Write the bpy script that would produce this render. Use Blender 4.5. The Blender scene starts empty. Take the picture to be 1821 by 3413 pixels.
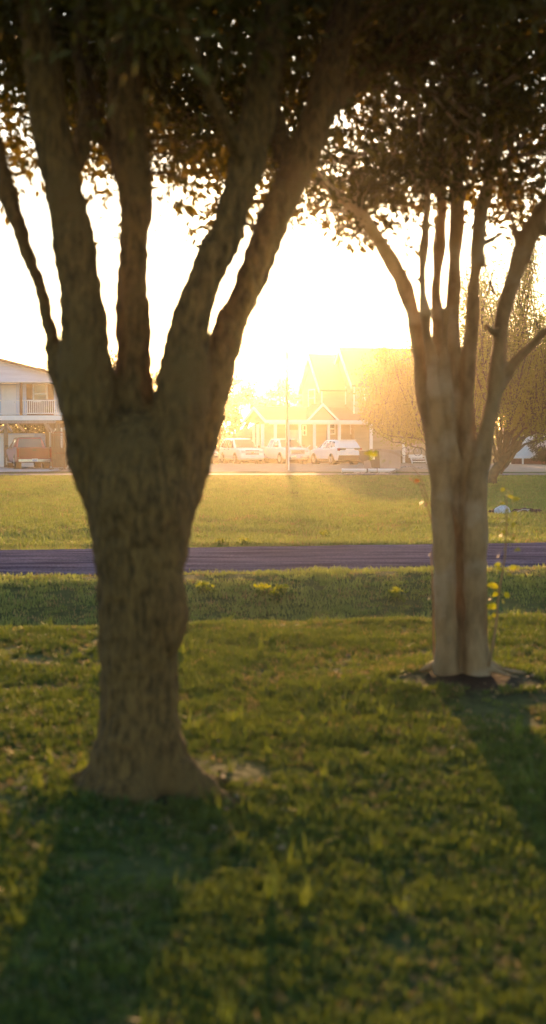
import bpy, bmesh, math, random
import numpy as np
from mathutils import Vector, Matrix, noise, Quaternion

random.seed(7)
rng = np.random.default_rng(11)
R = math.radians
SC = bpy.context.scene
COL = SC.collection

# ------------------------------------------------------------------ camera, sky, sun, exposure
F = 4688.0                     # focal length in pixels of the 1821 x 3413 photograph
PITCH = R(2.85)
CAMZ = 1.6
cam_d = bpy.data.cameras.new('camera')
cam = bpy.data.objects.new('camera', cam_d)
COL.objects.link(cam)
cam.location = (0, 0, CAMZ)
cam.rotation_euler = (R(90) - PITCH, 0, 0)
cam_d.sensor_fit = 'VERTICAL'
cam_d.sensor_height = 36.0
cam_d.lens = 36.0 * F / 3413.0
cam_d.clip_start = 0.05
cam_d.clip_end = 3000
cam_d.dof.use_dof = True
cam_d.dof.focus_distance = 42.0
cam_d.dof.aperture_fstop = 1.9
cam_d.dof.aperture_blades = 0
SC.camera = cam

SUN_AZ = R(0.2)                # to the right of straight ahead
SUN_EL = R(6.4)
world = bpy.data.worlds.new('World')
SC.world = world
world.use_nodes = True
wn = world.node_tree.nodes
wl = world.node_tree.links
bg = wn['Background']
sky = wn.new('ShaderNodeTexSky')
sky.sky_type = 'NISHITA'
sky.sun_disc = False
sky.sun_elevation = SUN_EL
sky.sun_rotation = SUN_AZ
sky.air_density = 1.0
sky.dust_density = 0.7
sky.ozone_density = 2.0
wl.new(sky.outputs[0], bg.inputs['Color'])
bg.inputs['Strength'].default_value = 0.15

sd = bpy.data.lights.new('sun', 'SUN')
sd.energy = 3.6
sd.angle = R(0.5)
sd.color = (1.0, 0.55, 0.23)
sun = bpy.data.objects.new('sun', sd)
COL.objects.link(sun)
to_sun = Vector((math.sin(SUN_AZ) * math.cos(SUN_EL), math.cos(SUN_AZ) * math.cos(SUN_EL), math.sin(SUN_EL)))
sun.rotation_euler = (-to_sun).to_track_quat('-Z', 'Y').to_euler()
sun.location = (0, 60, 20)

HAZE_DENSITY = 0.00030
HAZE_ANISO = 0.90
SC.view_settings.view_transform = 'Standard'
SC.view_settings.look = 'None'
SC.view_settings.exposure = 1.6
SC.view_settings.gamma = 1.0
SC.view_settings.use_curve_mapping = False
SC.cycles.volume_bounces = 0
SC.cycles.max_bounces = 6
SC.cycles.transparent_max_bounces = 8
SC.cycles.use_denoising = True
SC.cycles.sample_clamp_indirect = 4.0


def at(px, py, Y):
    """World point seen at pixel (px, py) of the photograph at depth Y."""
    a = (px - 910.5) / F
    b = (1706.5 - py) / F
    d = Vector((a, math.cos(PITCH) + b * math.sin(PITCH), -math.sin(PITCH) + b * math.cos(PITCH)))
    return Vector((0, 0, CAMZ)) + d * (Y / d.y)


def at74(px, py, Y):
    return at(px * 1.3253, py * 1.3253, Y)


# ------------------------------------------------------------------ materials
def newmat(name):
    m = bpy.data.materials.new(name)
    m.use_nodes = True
    return m, m.node_tree.nodes, m.node_tree.links, m.node_tree.nodes['Principled BSDF']


def N(nodes, t, **kw):
    n = nodes.new(t)
    for k, v in kw.items():
        setattr(n, k, v)
    return n


def mat(name, c1, c2=None, scale=4.0, rough=0.7, bump=0.0, bscale=None, metal=0.0, stretch=(1, 1, 1), coords='Object', detail=5, spec=0.5, coat=0.0, p0=0.35, p1=0.65):
    m, n, l, p = newmat(name)
    c2 = c2 or tuple(x * 0.8 for x in c1)
    tc = N(n, 'ShaderNodeTexCoord')
    mp = N(n, 'ShaderNodeMapping')
    mp.inputs['Scale'].default_value = stretch
    l.new(tc.outputs[coords], mp.inputs[0])
    no = N(n, 'ShaderNodeTexNoise')
    no.inputs['Scale'].default_value = scale
    no.inputs['Detail'].default_value = detail
    no.inputs['Roughness'].default_value = 0.6
    l.new(mp.outputs[0], no.inputs['Vector'])
    cr = N(n, 'ShaderNodeValToRGB')
    cr.color_ramp.elements[0].position = p0
    cr.color_ramp.elements[1].position = p1
    cr.color_ramp.elements[0].color = (*c2, 1)
    cr.color_ramp.elements[1].color = (*c1, 1)
    l.new(no.outputs['Fac'], cr.inputs[0])
    l.new(cr.outputs[0], p.inputs['Base Color'])
    p.inputs['Roughness'].default_value = rough
    p.inputs['Metallic'].default_value = metal
    p.inputs['Specular IOR Level'].default_value = spec
    p.inputs['Coat Weight'].default_value = coat
    if bump:
        n2 = N(n, 'ShaderNodeTexNoise')
        n2.inputs['Scale'].default_value = bscale or scale * 4
        n2.inputs['Detail'].default_value = 6
        l.new(mp.outputs[0], n2.inputs['Vector'])
        b = N(n, 'ShaderNodeBump')
        b.inputs['Strength'].default_value = bump
        b.inputs['Distance'].default_value = 0.02
        l.new(n2.outputs['Fac'], b.inputs['Height'])
        l.new(b.outputs[0], p.inputs['Normal'])
    return m


def leafmat(name, c1, c2, trans, scale=3.0, tmix=0.45, rough=0.5):
    """Leaf: diffuse + gloss on top of translucency."""
    m, n, l, p = newmat(name)
    tc = N(n, 'ShaderNodeTexCoord')
    no = N(n, 'ShaderNodeTexNoise')
    no.inputs['Scale'].default_value = scale
    no.inputs['Detail'].default_value = 4
    l.new(tc.outputs['Object'], no.inputs['Vector'])
    oi = N(n, 'ShaderNodeObjectInfo')
    ad = N(n, 'ShaderNodeMath', operation='MULTIPLY_ADD')
    l.new(oi.outputs['Random'], ad.inputs[0])
    ad.inputs[1].default_value = 0.35
    l.new(no.outputs['Fac'], ad.inputs[2])
    sb = N(n, 'ShaderNodeMath', operation='SUBTRACT')
    l.new(ad.outputs[0], sb.inputs[0])
    sb.inputs[1].default_value = 0.17
    cr = N(n, 'ShaderNodeValToRGB')
    cr.color_ramp.elements[0].position = 0.35
    cr.color_ramp.elements[1].position = 0.65
    cr.color_ramp.elements[0].color = (*c2, 1)
    cr.color_ramp.elements[1].color = (*c1, 1)
    l.new(sb.outputs[0], cr.inputs[0])
    l.new(cr.outputs[0], p.inputs['Base Color'])
    p.inputs['Roughness'].default_value = rough
    p.inputs['Specular IOR Level'].default_value = 0.35
    tr = N(n, 'ShaderNodeBsdfTranslucent')
    mx = N(n, 'ShaderNodeMix', data_type='RGBA', blend_type='MULTIPLY')
    mx.inputs[0].default_value = 1.0
    l.new(cr.outputs[0], mx.inputs[6])
    mx.inputs[7].default_value = (*trans, 1)
    l.new(mx.outputs[2], tr.inputs[0])
    ms = N(n, 'ShaderNodeMixShader')
    ms.inputs[0].default_value = tmix
    l.new(p.outputs[0], ms.inputs[1])
    l.new(tr.outputs[0], ms.inputs[2])
    l.new(ms.outputs[0], n['Material Output'].inputs[0])
    return m


M = {}
M['white_paint'] = mat('white_paint', (0.80, 0.80, 0.80), (0.72, 0.73, 0.74), 3, 0.5)
M['car_white'] = mat('car_white', (0.82, 0.82, 0.83), (0.78, 0.78, 0.80), 1.5, 0.28, coat=0.5)
M['car_red'] = mat('car_red', (0.22, 0.004, 0.012), (0.18, 0.004, 0.010), 2, 0.3, coat=0.6)
M['car_dark'] = mat('car_dark', (0.03, 0.03, 0.035), (0.025, 0.025, 0.03), 2, 0.3, coat=0.6)
M['glass'] = mat('car_glass', (0.03, 0.035, 0.04), (0.025, 0.03, 0.035), 1, 0.08, spec=0.8)
M['house_glass'] = mat('house_glass', (0.08, 0.09, 0.10), (0.05, 0.055, 0.06), 2, 0.12, spec=0.8)
M['black_plastic'] = mat('black_plastic', (0.025, 0.025, 0.025), (0.018, 0.018, 0.018), 8, 0.6)
M['tyre'] = mat('tyre_rubber', (0.022, 0.022, 0.022), (0.03, 0.028, 0.025), 12, 0.85)
M['chrome'] = mat('chrome', (0.72, 0.72, 0.72), (0.6, 0.6, 0.6), 5, 0.22, metal=0.9)
M['rim'] = mat('alloy_rim', (0.5, 0.5, 0.5), (0.4, 0.4, 0.4), 5, 0.35, metal=0.7)
M['lamp_clear'] = mat('lamp_clear', (0.6, 0.62, 0.65), (0.5, 0.5, 0.52), 8, 0.12, spec=0.8)
M['lamp_red'] = mat('lamp_red', (0.35, 0.02, 0.015), (0.25, 0.015, 0.01), 8, 0.2)
M['lamp_amber'] = mat('lamp_amber', (0.6, 0.2, 0.03), None, 8, 0.2)
M['plate'] = mat('plate_white', (0.75, 0.77, 0.8), (0.6, 0.62, 0.7), 40, 0.4)
M['plate_text'] = mat('plate_text', (0.05, 0.08, 0.25), None, 8, 0.5)
M['gold'] = mat('gold_emblem', (0.6, 0.4, 0.1), None, 8, 0.3, metal=0.8)
M['siding'] = mat('pale_siding', (0.56, 0.64, 0.80), (0.48, 0.55, 0.70), 2.0, 0.6, stretch=(0.3, 0.3, 3))  # blue is the cool colour cast of the light, painted into pale boards
M['siding_tan'] = mat('tan_siding', (0.42, 0.33, 0.24), (0.34, 0.27, 0.19), 2.0, 0.7, stretch=(0.3, 0.3, 3))
M['brown_wood'] = mat('brown_trim', (0.16, 0.07, 0.045), (0.11, 0.05, 0.03), 6, 0.7, stretch=(1, 1, 0.2))
M['old_wood'] = mat('weathered_wood', (0.22, 0.16, 0.11), (0.13, 0.09, 0.06), 5, 0.85, 0.3, 30, stretch=(4, 4, 0.4))
M['grey_wood'] = mat('grey_wood', (0.38, 0.34, 0.32), (0.26, 0.22, 0.2), 5, 0.85, 0.3, 30, stretch=(4, 4, 0.4))
M['roof'] = mat('shingle_roof', (0.17, 0.12, 0.10), (0.10, 0.07, 0.06), 9, 0.9, 0.5, 40, stretch=(1, 1, 4))
M['concrete'] = mat('concrete', (0.48, 0.47, 0.47), (0.38, 0.37, 0.36), 1.2, 0.9, 0.2, 30)
M['lane'] = mat('lane_surface', (0.17, 0.155, 0.17), (0.11, 0.10, 0.10), 1.0, 0.95, 0.3, 20)
M['gravel'] = mat('gravel', (0.34, 0.27, 0.20), (0.22, 0.17, 0.12), 1.3, 0.95, 0.8, 25, detail=10, p0=0.3, p1=0.7)
M['rust'] = mat('rusty_metal', (0.24, 0.10, 0.05), (0.15, 0.06, 0.03), 12, 0.85)
M['dump_tan'] = mat('dumpster_side', (0.36, 0.29, 0.27), (0.29, 0.23, 0.21), 2, 0.6, 0.1)
M['dump_dark'] = mat('dumpster_end', (0.12, 0.085, 0.075), (0.09, 0.06, 0.05), 2, 0.6, 0.1)
M['paper'] = mat('paper', (0.8, 0.82, 0.85), (0.75, 0.76, 0.8), 8, 0.7)
M['ink'] = mat('ink', (0.12, 0.13, 0.2), None, 8, 0.7)
M['rock'] = mat('pale_rock', (0.62, 0.62, 0.66), (0.30, 0.28, 0.30), 22, 0.9, 1.0, 30, p0=0.3, p1=0.5)
M['log'] = mat('rotten_log', (0.12, 0.06, 0.045), (0.05, 0.03, 0.025), 8, 0.95, 1.0, 25, stretch=(0.6, 3, 3))
M['log_pale'] = mat('pale_splinter', (0.55, 0.52, 0.52), (0.3, 0.28, 0.27), 8, 0.9)
M['drift'] = mat('bare_pale_wood', (0.52, 0.46, 0.42), (0.36, 0.3, 0.26), 6, 0.85)
M['pole_wood'] = mat('pole_wood', (0.36, 0.26, 0.20), (0.26, 0.18, 0.14), 6, 0.85, stretch=(3, 3, 0.3))
M['red_brick_skirt'] = mat('brick_skirt', (0.25, 0.13, 0.10), (0.18, 0.09, 0.07), 10, 0.9)
M['bike_paint'] = mat('bicycle_paint', (0.6, 0.5, 0.55), (0.5, 0.42, 0.48), 10, 0.4)
M['leaf_crown'] = leafmat('crown_leaf', (0.075, 0.078, 0.018), (0.045, 0.044, 0.012), (2.6, 1.7, 0.45), 2.0, 0.50)
M['leaf_yellow'] = leafmat('yellow_leaf', (0.20, 0.22, 0.02), (0.10, 0.13, 0.018), (1.8, 1.6, 0.3), 10.0, 0.6)
M['leaf_orange'] = leafmat('orange_leaf', (0.32, 0.17, 0.06), (0.22, 0.11, 0.04), (1.6, 1.2, 0.4), 10.0, 0.5)
M['leaf_far'] = leafmat('far_leaf', (0.085, 0.095, 0.03), (0.05, 0.06, 0.018), (1.5, 1.2, 0.5), 0.6, 0.45)
M['leaf_willow'] = leafmat('fine_leaf', (0.17, 0.20, 0.055), (0.09, 0.12, 0.035), (1.9, 1.7, 0.6), 0.8, 0.5)
M['leaf_shrub'] = leafmat('shrub_leaf', (0.05, 0.06, 0.025), (0.03, 0.035, 0.018), (1.4, 1.1, 0.5), 1.2, 0.35)
M['litter'] = mat('dry_leaf', (0.26, 0.18, 0.08), (0.15, 0.09, 0.04), 20, 0.8)
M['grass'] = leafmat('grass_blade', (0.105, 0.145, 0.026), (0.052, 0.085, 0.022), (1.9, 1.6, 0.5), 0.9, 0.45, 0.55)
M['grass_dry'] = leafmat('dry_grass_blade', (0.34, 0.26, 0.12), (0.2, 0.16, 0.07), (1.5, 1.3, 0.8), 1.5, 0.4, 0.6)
M['grass_far'] = leafmat('far_grass_blade', (0.23, 0.28, 0.085), (0.15, 0.19, 0.06), (1.7, 1.5, 0.7), 0.35, 0.45, 0.55)  # brighter light beyond the road painted in: paler than the near grass


def barkmat(name, c1, c2, c3, scale, vstretch, bump, rough=0.9):
    m, n, l, p = newmat(name)
    tc = N(n, 'ShaderNodeTexCoord')
    mp = N(n, 'ShaderNodeMapping')
    mp.inputs['Scale'].default_value = (1, 1, vstretch)
    l.new(tc.outputs['Object'], mp.inputs[0])
    n1 = N(n, 'ShaderNodeTexNoise')
    n1.inputs['Scale'].default_value = scale
    n1.inputs['Detail'].default_value = 8
    n1.inputs['Roughness'].default_value = 0.65
    l.new(mp.outputs[0], n1.inputs['Vector'])
    cr = N(n, 'ShaderNodeValToRGB')
    cr.color_ramp.elements[0].position = 0.36
    cr.color_ramp.elements[1].position = 0.62
    cr.color_ramp.elements[0].color = (*c2, 1)
    cr.color_ramp.elements[1].color = (*c1, 1)
    l.new(n1.outputs['Fac'], cr.inputs[0])
    n2 = N(n, 'ShaderNodeTexNoise')
    n2.inputs['Scale'].default_value = 3.0
    n2.inputs['Detail'].default_value = 5
    l.new(tc.outputs['Object'], n2.inputs['Vector'])
    r2 = N(n, 'ShaderNodeValToRGB')
    r2.color_ramp.elements[0].position = 0.52
    r2.color_ramp.elements[1].position = 0.66
    l.new(n2.outputs['Fac'], r2.inputs[0])
    mx = N(n, 'ShaderNodeMix', data_type='RGBA')
    l.new(r2.outputs[0], mx.inputs[0])
    l.new(cr.outputs[0], mx.inputs[6])
    mx.inputs[7].default_value = (*c3, 1)
    l.new(mx.outputs[2], p.inputs['Base Color'])
    p.inputs['Roughness'].default_value = rough
    p.inputs['Specular IOR Level'].default_value = 0.25
    b = N(n, 'ShaderNodeBump')
    b.inputs['Strength'].default_value = bump
    b.inputs['Distance'].default_value = 0.03
    l.new(n1.outputs['Fac'], b.inputs['Height'])
    l.new(b.outputs[0], p.inputs['Normal'])
    return m


M['bark_rough'] = barkmat('rough_bark', (0.215, 0.118, 0.034), (0.065, 0.036, 0.012), (0.16, 0.09, 0.028), 38, 0.28, 1.0)
M['bark_smooth'] = barkmat('smooth_bark', (0.33, 0.20, 0.095), (0.17, 0.10, 0.045), (0.36, 0.25, 0.16), 9, 0.35, 0.35, 0.75)
M['bark_far'] = mat('grey_bark', (0.10, 0.08, 0.045), (0.06, 0.05, 0.03), 6, 0.9)
M['root_bark'] = barkmat('root_bark', (0.16, 0.11, 0.08), (0.07, 0.045, 0.035), (0.3, 0.28, 0.28), 16, 1, 0.8)

# ------------------------------------------------------------------ mesh helpers
class MB:
    def __init__(s):
        s.v = []
        s.f = []

    def add(s, vs, fs):
        o = len(s.v)
        s.v += [tuple(v) for v in vs]
        s.f += [tuple(i + o for i in f) for f in fs]
        return s

    def box(s, c, d, rz=0.0, ry=0.0, rx=0.0):
        hx, hy, hz = d[0] / 2, d[1] / 2, d[2] / 2
        P = [Vector((x, y, z)) for x in (-hx, hx) for y in (-hy, hy) for z in (-hz, hz)]
        if rz or ry or rx:
            m = Matrix.Rotation(rz, 3, 'Z') @ Matrix.Rotation(ry, 3, 'Y') @ Matrix.Rotation(rx, 3, 'X')
            P = [m @ p for p in P]
        c = Vector(c)
        s.add([p + c for p in P], [(0, 1, 3, 2), (4, 6, 7, 5), (0, 4, 5, 1), (2, 3, 7, 6), (0, 2, 6, 4), (1, 5, 7, 3)])
        return s

    def bar(s, a, b, w, h=None):
        """Square bar from a to b."""
        a, b = Vector(a), Vector(b)
        h = h or w
        d = (b - a).normalized()
        up = Vector((0, 0, 1)) if abs(d.z) < 0.95 else Vector((0, 1, 0))
        sx = d.cross(up).normalized()
        sz = sx.cross(d).normalized()
        P = []
        for e in (a, b):
            for i, j in ((-1, -1), (1, -1), (1, 1), (-1, 1)):
                P.append(e + sx * (w / 2 * i) + sz * (h / 2 * j))
        s.add(P, [(0, 1, 2, 3), (7, 6, 5, 4), (0, 4, 5, 1), (1, 5, 6, 2), (2, 6, 7, 3), (3, 7, 4, 0)])
        return s

    def tube(s, pts, rad, n=8, cap=True, lobes=None, wob=0.0, seed=0):
        pts = [Vector(p) for p in pts]
        if isinstance(rad, (int, float)):
            rad = [rad] * len(pts)
        vs, fs = [], []
        ref = Vector((0, 1, 0.01)).normalized()
        for i, p in enumerate(pts):
            d = (pts[min(i + 1, len(pts) - 1)] - pts[max(i - 1, 0)]).normalized()
            r_ = ref if abs(d.dot(ref)) < 0.9 else Vector((1, 0, 0))
            x = d.cross(r_).normalized()
            y = x.cross(d).normalized()
            for k in range(n):
                a = 2 * math.pi * k / n
                r = rad[i]
                if lobes:
                    r *= 1 + lobes[i] * (0.5 * math.cos(5 * a + 1.0) + 0.35 * math.cos(3 * a + 2.2) + 0.25 * math.cos(7 * a))
                if wob:
                    r *= 1 + wob * noise.noise(Vector((math.cos(a) * 1.5, math.sin(a) * 1.5, i * 0.5 + seed * 7.3)))
                vs.append(p + x * (math.cos(a) * r) + y * (math.sin(a) * r))
        for i in range(len(pts) - 1):
            for k in range(n):
                a, b = i * n + k, i * n + (k + 1) % n
                fs.append((a, b, b + n, a + n))
        if cap:
            fs.append(tuple(range(n - 1, -1, -1)))
            fs.append(tuple(range((len(pts) - 1) * n, len(pts) * n)))
        s.add(vs, fs)
        return s

    def prism(s, poly, a, b, axis='y'):
        """Extrude a 2D polygon between a and b along an axis (poly in the two other axes)."""
        n = len(poly)
        def mk(p, t):
            return {'y': (p[0], t, p[1]), 'x': (t, p[0], p[1]), 'z': (p[0], p[1], t)}[axis]
        vs = [mk(p, a) for p in poly] + [mk(p, b) for p in poly]
        fs = [tuple(range(n)), tuple(range(2 * n - 1, n - 1, -1))]
        fs += [(i, i + n, (i + 1) % n + n, (i + 1) % n) for i in range(n)]
        s.add(vs, fs)
        return s

    def build(s, name, m, parent=None, smooth=False, fix=True):
        me = bpy.data.meshes.new(name)
        me.from_pydata(s.v, [], s.f)
        if fix:
            bm = bmesh.new()
            bm.from_mesh(me)
            bmesh.ops.recalc_face_normals(bm, faces=bm.faces)
            bm.to_mesh(me)
            bm.free()
        if smooth:
            me.polygons.foreach_set('use_smooth', [True] * len(me.polygons))
        me.materials.append(M[m] if isinstance(m, str) else m)
        o = bpy.data.objects.new(name, me)
        COL.objects.link(o)
        o.parent = parent
        return o


def tag(o, label=None, cat=None, group=None, kind=None):
    if label:
        o['label'] = label
    if cat:
        o['category'] = cat
    if group:
        o['group'] = group
    if kind:
        o['kind'] = kind
    return o


def empty(name, loc, rz=0.0, label=None, cat=None, group=None):
    o = bpy.data.objects.new(name, None)
    COL.objects.link(o)
    o.location = loc
    o.rotation_euler = (0, 0, rz)
    o.empty_display_size = 0.3
    return tag(o, label, cat, group)


def share(src, name, parent, loc=(0, 0, 0), rot=(0, 0, 0), scale=(1, 1, 1)):
    o = bpy.data.objects.new(name, src.data)
    COL.objects.link(o)
    o.parent = parent
    o.location = loc
    o.rotation_euler = rot
    o.scale = scale
    return o


def spline(pts, n):
    """Catmull-Rom resampling of rows of floats."""
    P = np.array(pts, float)
    P = np.vstack([2 * P[0] - P[1], P, 2 * P[-1] - P[-2]])
    out = []
    for i in range(1, len(P) - 2):
        for t in np.linspace(0, 1, n, endpoint=False):
            a, b, c, d = P[i - 1], P[i], P[i + 1], P[i + 2]
            out.append(0.5 * (2 * b + (c - a) * t + (2 * a - 5 * b + 4 * c - d) * t * t + (3 * b - a - 3 * c + d) * t ** 3))
    out.append(P[-2])
    return np.array(out)


# ------------------------------------------------------------------ terrain
def smooth01(t):
    t = min(1.0, max(0.0, t))
    return t * t * (3 - 2 * t)


def ucoord(x, y):
    return y - 0.19 * max(-14, min(14, x))


def terrain(x, y):
    u = ucoord(x, y)
    z = 0.0
    if u < 12.2:
        z = 0.015 * math.sin(x * 1.3) * math.sin(y * 0.9) + 0.02 * noise.noise(Vector((x * 0.8, y * 0.8, 0)))
        if u < 7.5:
            z -= 0.030 * (7.5 - u)  # slope added to tip the near lawn away from the sun and darken it
    elif u < 14.4:
        z = -0.40 * smooth01((u - 12.2) / 2.2)
    elif u < 17.4:
        z = -0.40 * (1 - smooth01((u - 14.4) / 3.0)) - 0.02
    elif u < 22.0:
        z = -0.035
    elif u < 23.2:
        z = -0.035 - 0.05 * smooth01((u - 22.0) / 1.2)
    elif u < 29:
        z = -0.085 + 0.11 * smooth01((u - 23.2) / 5.8)
    else:
        z = 0.025 * (1 - smooth01((u - 29) / 12))
    if 12.2 < u < 17.2 or 22.2 < u < 60:
        z += 0.03 * noise.noise(Vector((x * 0.25, y * 0.45, 3)))
    # small mounds round the two near trees
    for (cx, cy, h, w) in ((-0.62, 6.4, 0.07, 0.55), (1.27, 9.2, 0.06, 0.6)):
        r2 = ((x - cx) ** 2 + (y - cy) ** 2) / (w * w)
        if r2 < 6:
            z += h * math.exp(-r2)
    return z


def axis_steps(lo, hi, dense_lo, dense_hi, step, grow):
    xs = list(np.arange(dense_lo, dense_hi + 1e-6, step))
    s, x = step, dense_hi
    while x < hi:
        s *= grow
        x = min(hi, x + s)
        xs.append(x)
    s, x = step, dense_lo
    while x > lo:
        s *= grow
        x = max(lo, x - s)
        xs.insert(0, x)
    return xs


XS = axis_steps(-430, 430, -7, 7, 0.2, 1.25)
YS = axis_steps(-9, 470, -2, 30, 0.2, 1.15)
mb = MB()
mb.v = [(x, y, terrain(x, y)) for y in YS for x in XS]
nx = len(XS)
mb.f = [(j * nx + i, j * nx + i + 1, (j + 1) * nx + i + 1, (j + 1) * nx + i) for j in range(len(YS) - 1) for i in range(nx - 1)]


def ground_material():
    m, n, l, p = newmat('lawn_soil')
    ge = N(n, 'ShaderNodeNewGeometry')
    n1 = N(n, 'ShaderNodeTexNoise')
    n1.inputs['Scale'].default_value = 0.9
    n1.inputs['Detail'].default_value = 8
    l.new(ge.outputs['Position'], n1.inputs['Vector'])
    cr = N(n, 'ShaderNodeValToRGB')
    e = cr.color_ramp.elements
    e[0].position = 0.3
    e[0].color = (0.055, 0.075, 0.018, 1)
    e[1].position = 0.62
    e[1].color = (0.105, 0.12, 0.032, 1)
    k = e.new(0.72)
    k.color = (0.15, 0.12, 0.06, 1)
    l.new(n1.outputs['Fac'], cr.inputs[0])
    n2 = N(n, 'ShaderNodeTexNoise')
    n2.inputs['Scale'].default_value = 18
    n2.inputs['Detail'].default_value = 6
    l.new(ge.outputs['Position'], n2.inputs['Vector'])
    r2 = N(n, 'ShaderNodeValToRGB')
    r2.color_ramp.elements[0].color = (0.45, 0.45, 0.45, 1)
    r2.color_ramp.elements[1].color = (1.25, 1.25, 1.25, 1)
    l.new(n2.outputs['Fac'], r2.inputs[0])
    mx = N(n, 'ShaderNodeMix', data_type='RGBA', blend_type='MULTIPLY')
    mx.inputs[0].default_value = 1
    l.new(cr.outputs[0], mx.inputs[6])
    l.new(r2.outputs[0], mx.inputs[7])
    last = mx.outputs[2]
    # bare brown earth round the feet of the two trees
    for (cx, cy, rad) in ((-0.60, 6.25, 0.28), (1.30, 9.05, 0.45)):
        vm = N(n, 'ShaderNodeVectorMath', operation='DISTANCE')
        sc = N(n, 'ShaderNodeVectorMath', operation='MULTIPLY')
        sc.inputs[1].default_value = (1, 1, 0)
        l.new(ge.outputs['Position'], sc.inputs[0])
        l.new(sc.outputs[0], vm.inputs[0])
        vm.inputs[1].default_value = (cx, cy, 0)
        ad = N(n, 'ShaderNodeMath', operation='MULTIPLY_ADD')
        l.new(n2.outputs['Fac'], ad.inputs[0])
        ad.inputs[1].default_value = 0.8
        l.new(vm.outputs['Value'], ad.inputs[2])
        mr = N(n, 'ShaderNodeMapRange')
        l.new(ad.outputs[0], mr.inputs[0])
        mr.inputs[1].default_value = rad + 0.15
        mr.inputs[2].default_value = rad + 0.55
        m2 = N(n, 'ShaderNodeMix', data_type='RGBA')
        l.new(mr.outputs[0], m2.inputs[0])
        m2.inputs[6].default_value = (0.032, 0.021, 0.013, 1)
        l.new(last, m2.inputs[7])
        last = m2.outputs[2]
    l.new(last, p.inputs['Base Color'])
    p.inputs['Roughness'].default_value = 1.0
    p.inputs['Specular IOR Level'].default_value = 0.1
    b = N(n, 'ShaderNodeBump')
    b.inputs['Strength'].default_value = 0.9
    b.inputs['Distance'].default_value = 0.04
    l.new(n2.outputs['Fac'], b.inputs['Height'])
    l.new(b.outputs[0], p.inputs['Normal'])
    return m


M['ground'] = ground_material()
tag(mb.build('ground', 'ground', smooth=True, fix=False), kind='structure')


def road_material():
    m, n, l, p = newmat('worn_asphalt')
    tc = N(n, 'ShaderNodeTexCoord')
    mp = N(n, 'ShaderNodeMapping')
    mp.inputs['Rotation'].default_value = (0, 0, -0.188)
    mp.inputs['Scale'].default_value = (0.5, 3.2, 1)
    l.new(tc.outputs['Object'], mp.inputs[0])
    n1 = N(n, 'ShaderNodeTexNoise')
    n1.inputs['Scale'].default_value = 1.4
    n1.inputs['Detail'].default_value = 6
    l.new(mp.outputs[0], n1.inputs['Vector'])
    n2 = N(n, 'ShaderNodeTexNoise')
    n2.inputs['Scale'].default_value = 45
    n2.inputs['Detail'].default_value = 4
    l.new(tc.outputs['Object'], n2.inputs['Vector'])
    cr = N(n, 'ShaderNodeValToRGB')
    cr.color_ramp.elements[0].position = 0.38
    cr.color_ramp.elements[1].position = 0.60
    cr.color_ramp.elements[0].color = (0.042, 0.040, 0.064, 1)
    cr.color_ramp.elements[1].color = (0.115, 0.108, 0.155, 1)
    l.new(n1.outputs['Fac'], cr.inputs[0])
    r2 = N(n, 'ShaderNodeValToRGB')
    r2.color_ramp.elements[0].position = 0.35
    r2.color_ramp.elements[1].position = 0.7
    r2.color_ramp.elements[0].color = (0.55, 0.55, 0.55, 1)
    r2.color_ramp.elements[1].color = (1.7, 1.7, 1.7, 1)
    l.new(n2.outputs['Fac'], r2.inputs[0])
    mx = N(n, 'ShaderNodeMix', data_type='RGBA', blend_type='MULTIPLY')
    mx.inputs[0].default_value = 1
    l.new(cr.outputs[0], mx.inputs[6])
    l.new(r2.outputs[0], mx.inputs[7])
    l.new(mx.outputs[2], p.inputs['Base Color'])
    p.inputs['Roughness'].default_value = 0.95
    p.inputs['Specular IOR Level'].default_value = 0.0
    b = N(n, 'ShaderNodeBump')
    b.inputs['Strength'].default_value = 0.4
    b.inputs['Distance'].default_value = 0.006
    l.new(n2.outputs['Fac'], b.inputs['Height'])
    l.new(b.outputs[0], p.inputs['Normal'])
    return m


M['road'] = road_material()
mb = MB()
rx = axis_steps(-420, 420, -12, 12, 0.12, 1.3)
prof = [(17.55, -0.03), (17.7, -0.006), (18.5, 0.012), (19.6, 0.03), (20.8, 0.012), (21.55, -0.006), (21.7, -0.03)]
for x in rx:
    for k, (u, z) in enumerate(prof):
        uu = u
        if k in (0, 1):
            uu += 0.10 * noise.noise(Vector((x * 1.5, 0, 1)))
        if k in (5, 6):
            uu += 0.10 * noise.noise(Vector((x * 1.2, 0, 9)))
        mb.v.append((x, uu + 0.19 * max(-14, min(14, x)), z + 0.006))
for i in range(len(rx) - 1):
    for k in range(len(prof) - 1):
        a = i * len(prof) + k
        mb.f.append((a, a + len(prof), a + len(prof) + 1, a + 1))
tag(mb.build('road', 'road', smooth=True, fix=False), kind='structure')


def sheet(name, m, pts, z, jag=0.0):
    """Flat irregular sheet lying on the ground."""
    out = []
    n = len(pts)
    for i in range(n):
        a, b = Vector(pts[i]), Vector(pts[(i + 1) % n])
        k = max(1, int((b - a).length / 1.0))
        for j in range(k):
            q = a.lerp(b, j / k)
            out.append((q.x + jag * noise.noise(Vector((q.x, q.y, 1))), q.y + jag * 2 * noise.noise(Vector((q.x, q.y, 5))), z))
    mb = MB()
    mb.add(out, [tuple(range(len(out)))])
    return tag(mb.build(name, m), kind='structure')


sheet('gravel_yard', 'gravel', [(-16, 76), (20, 75), (19, 104), (-14, 110)], 0.012, 0.8)
sheet('side_lane', 'lane', [(-40, 66.5), (26, 68.5), (90, 68.5), (90, 71.2), (26, 71.2), (-40, 70)], 0.017, 0.3)
sheet('concrete_apron', 'concrete', [(-44, 71.8), (-14.9, 71.8), (-14.0, 74.5), (-12.0, 75), (-11.6, 93), (-44, 93)], 0.03, 0.0)

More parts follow.
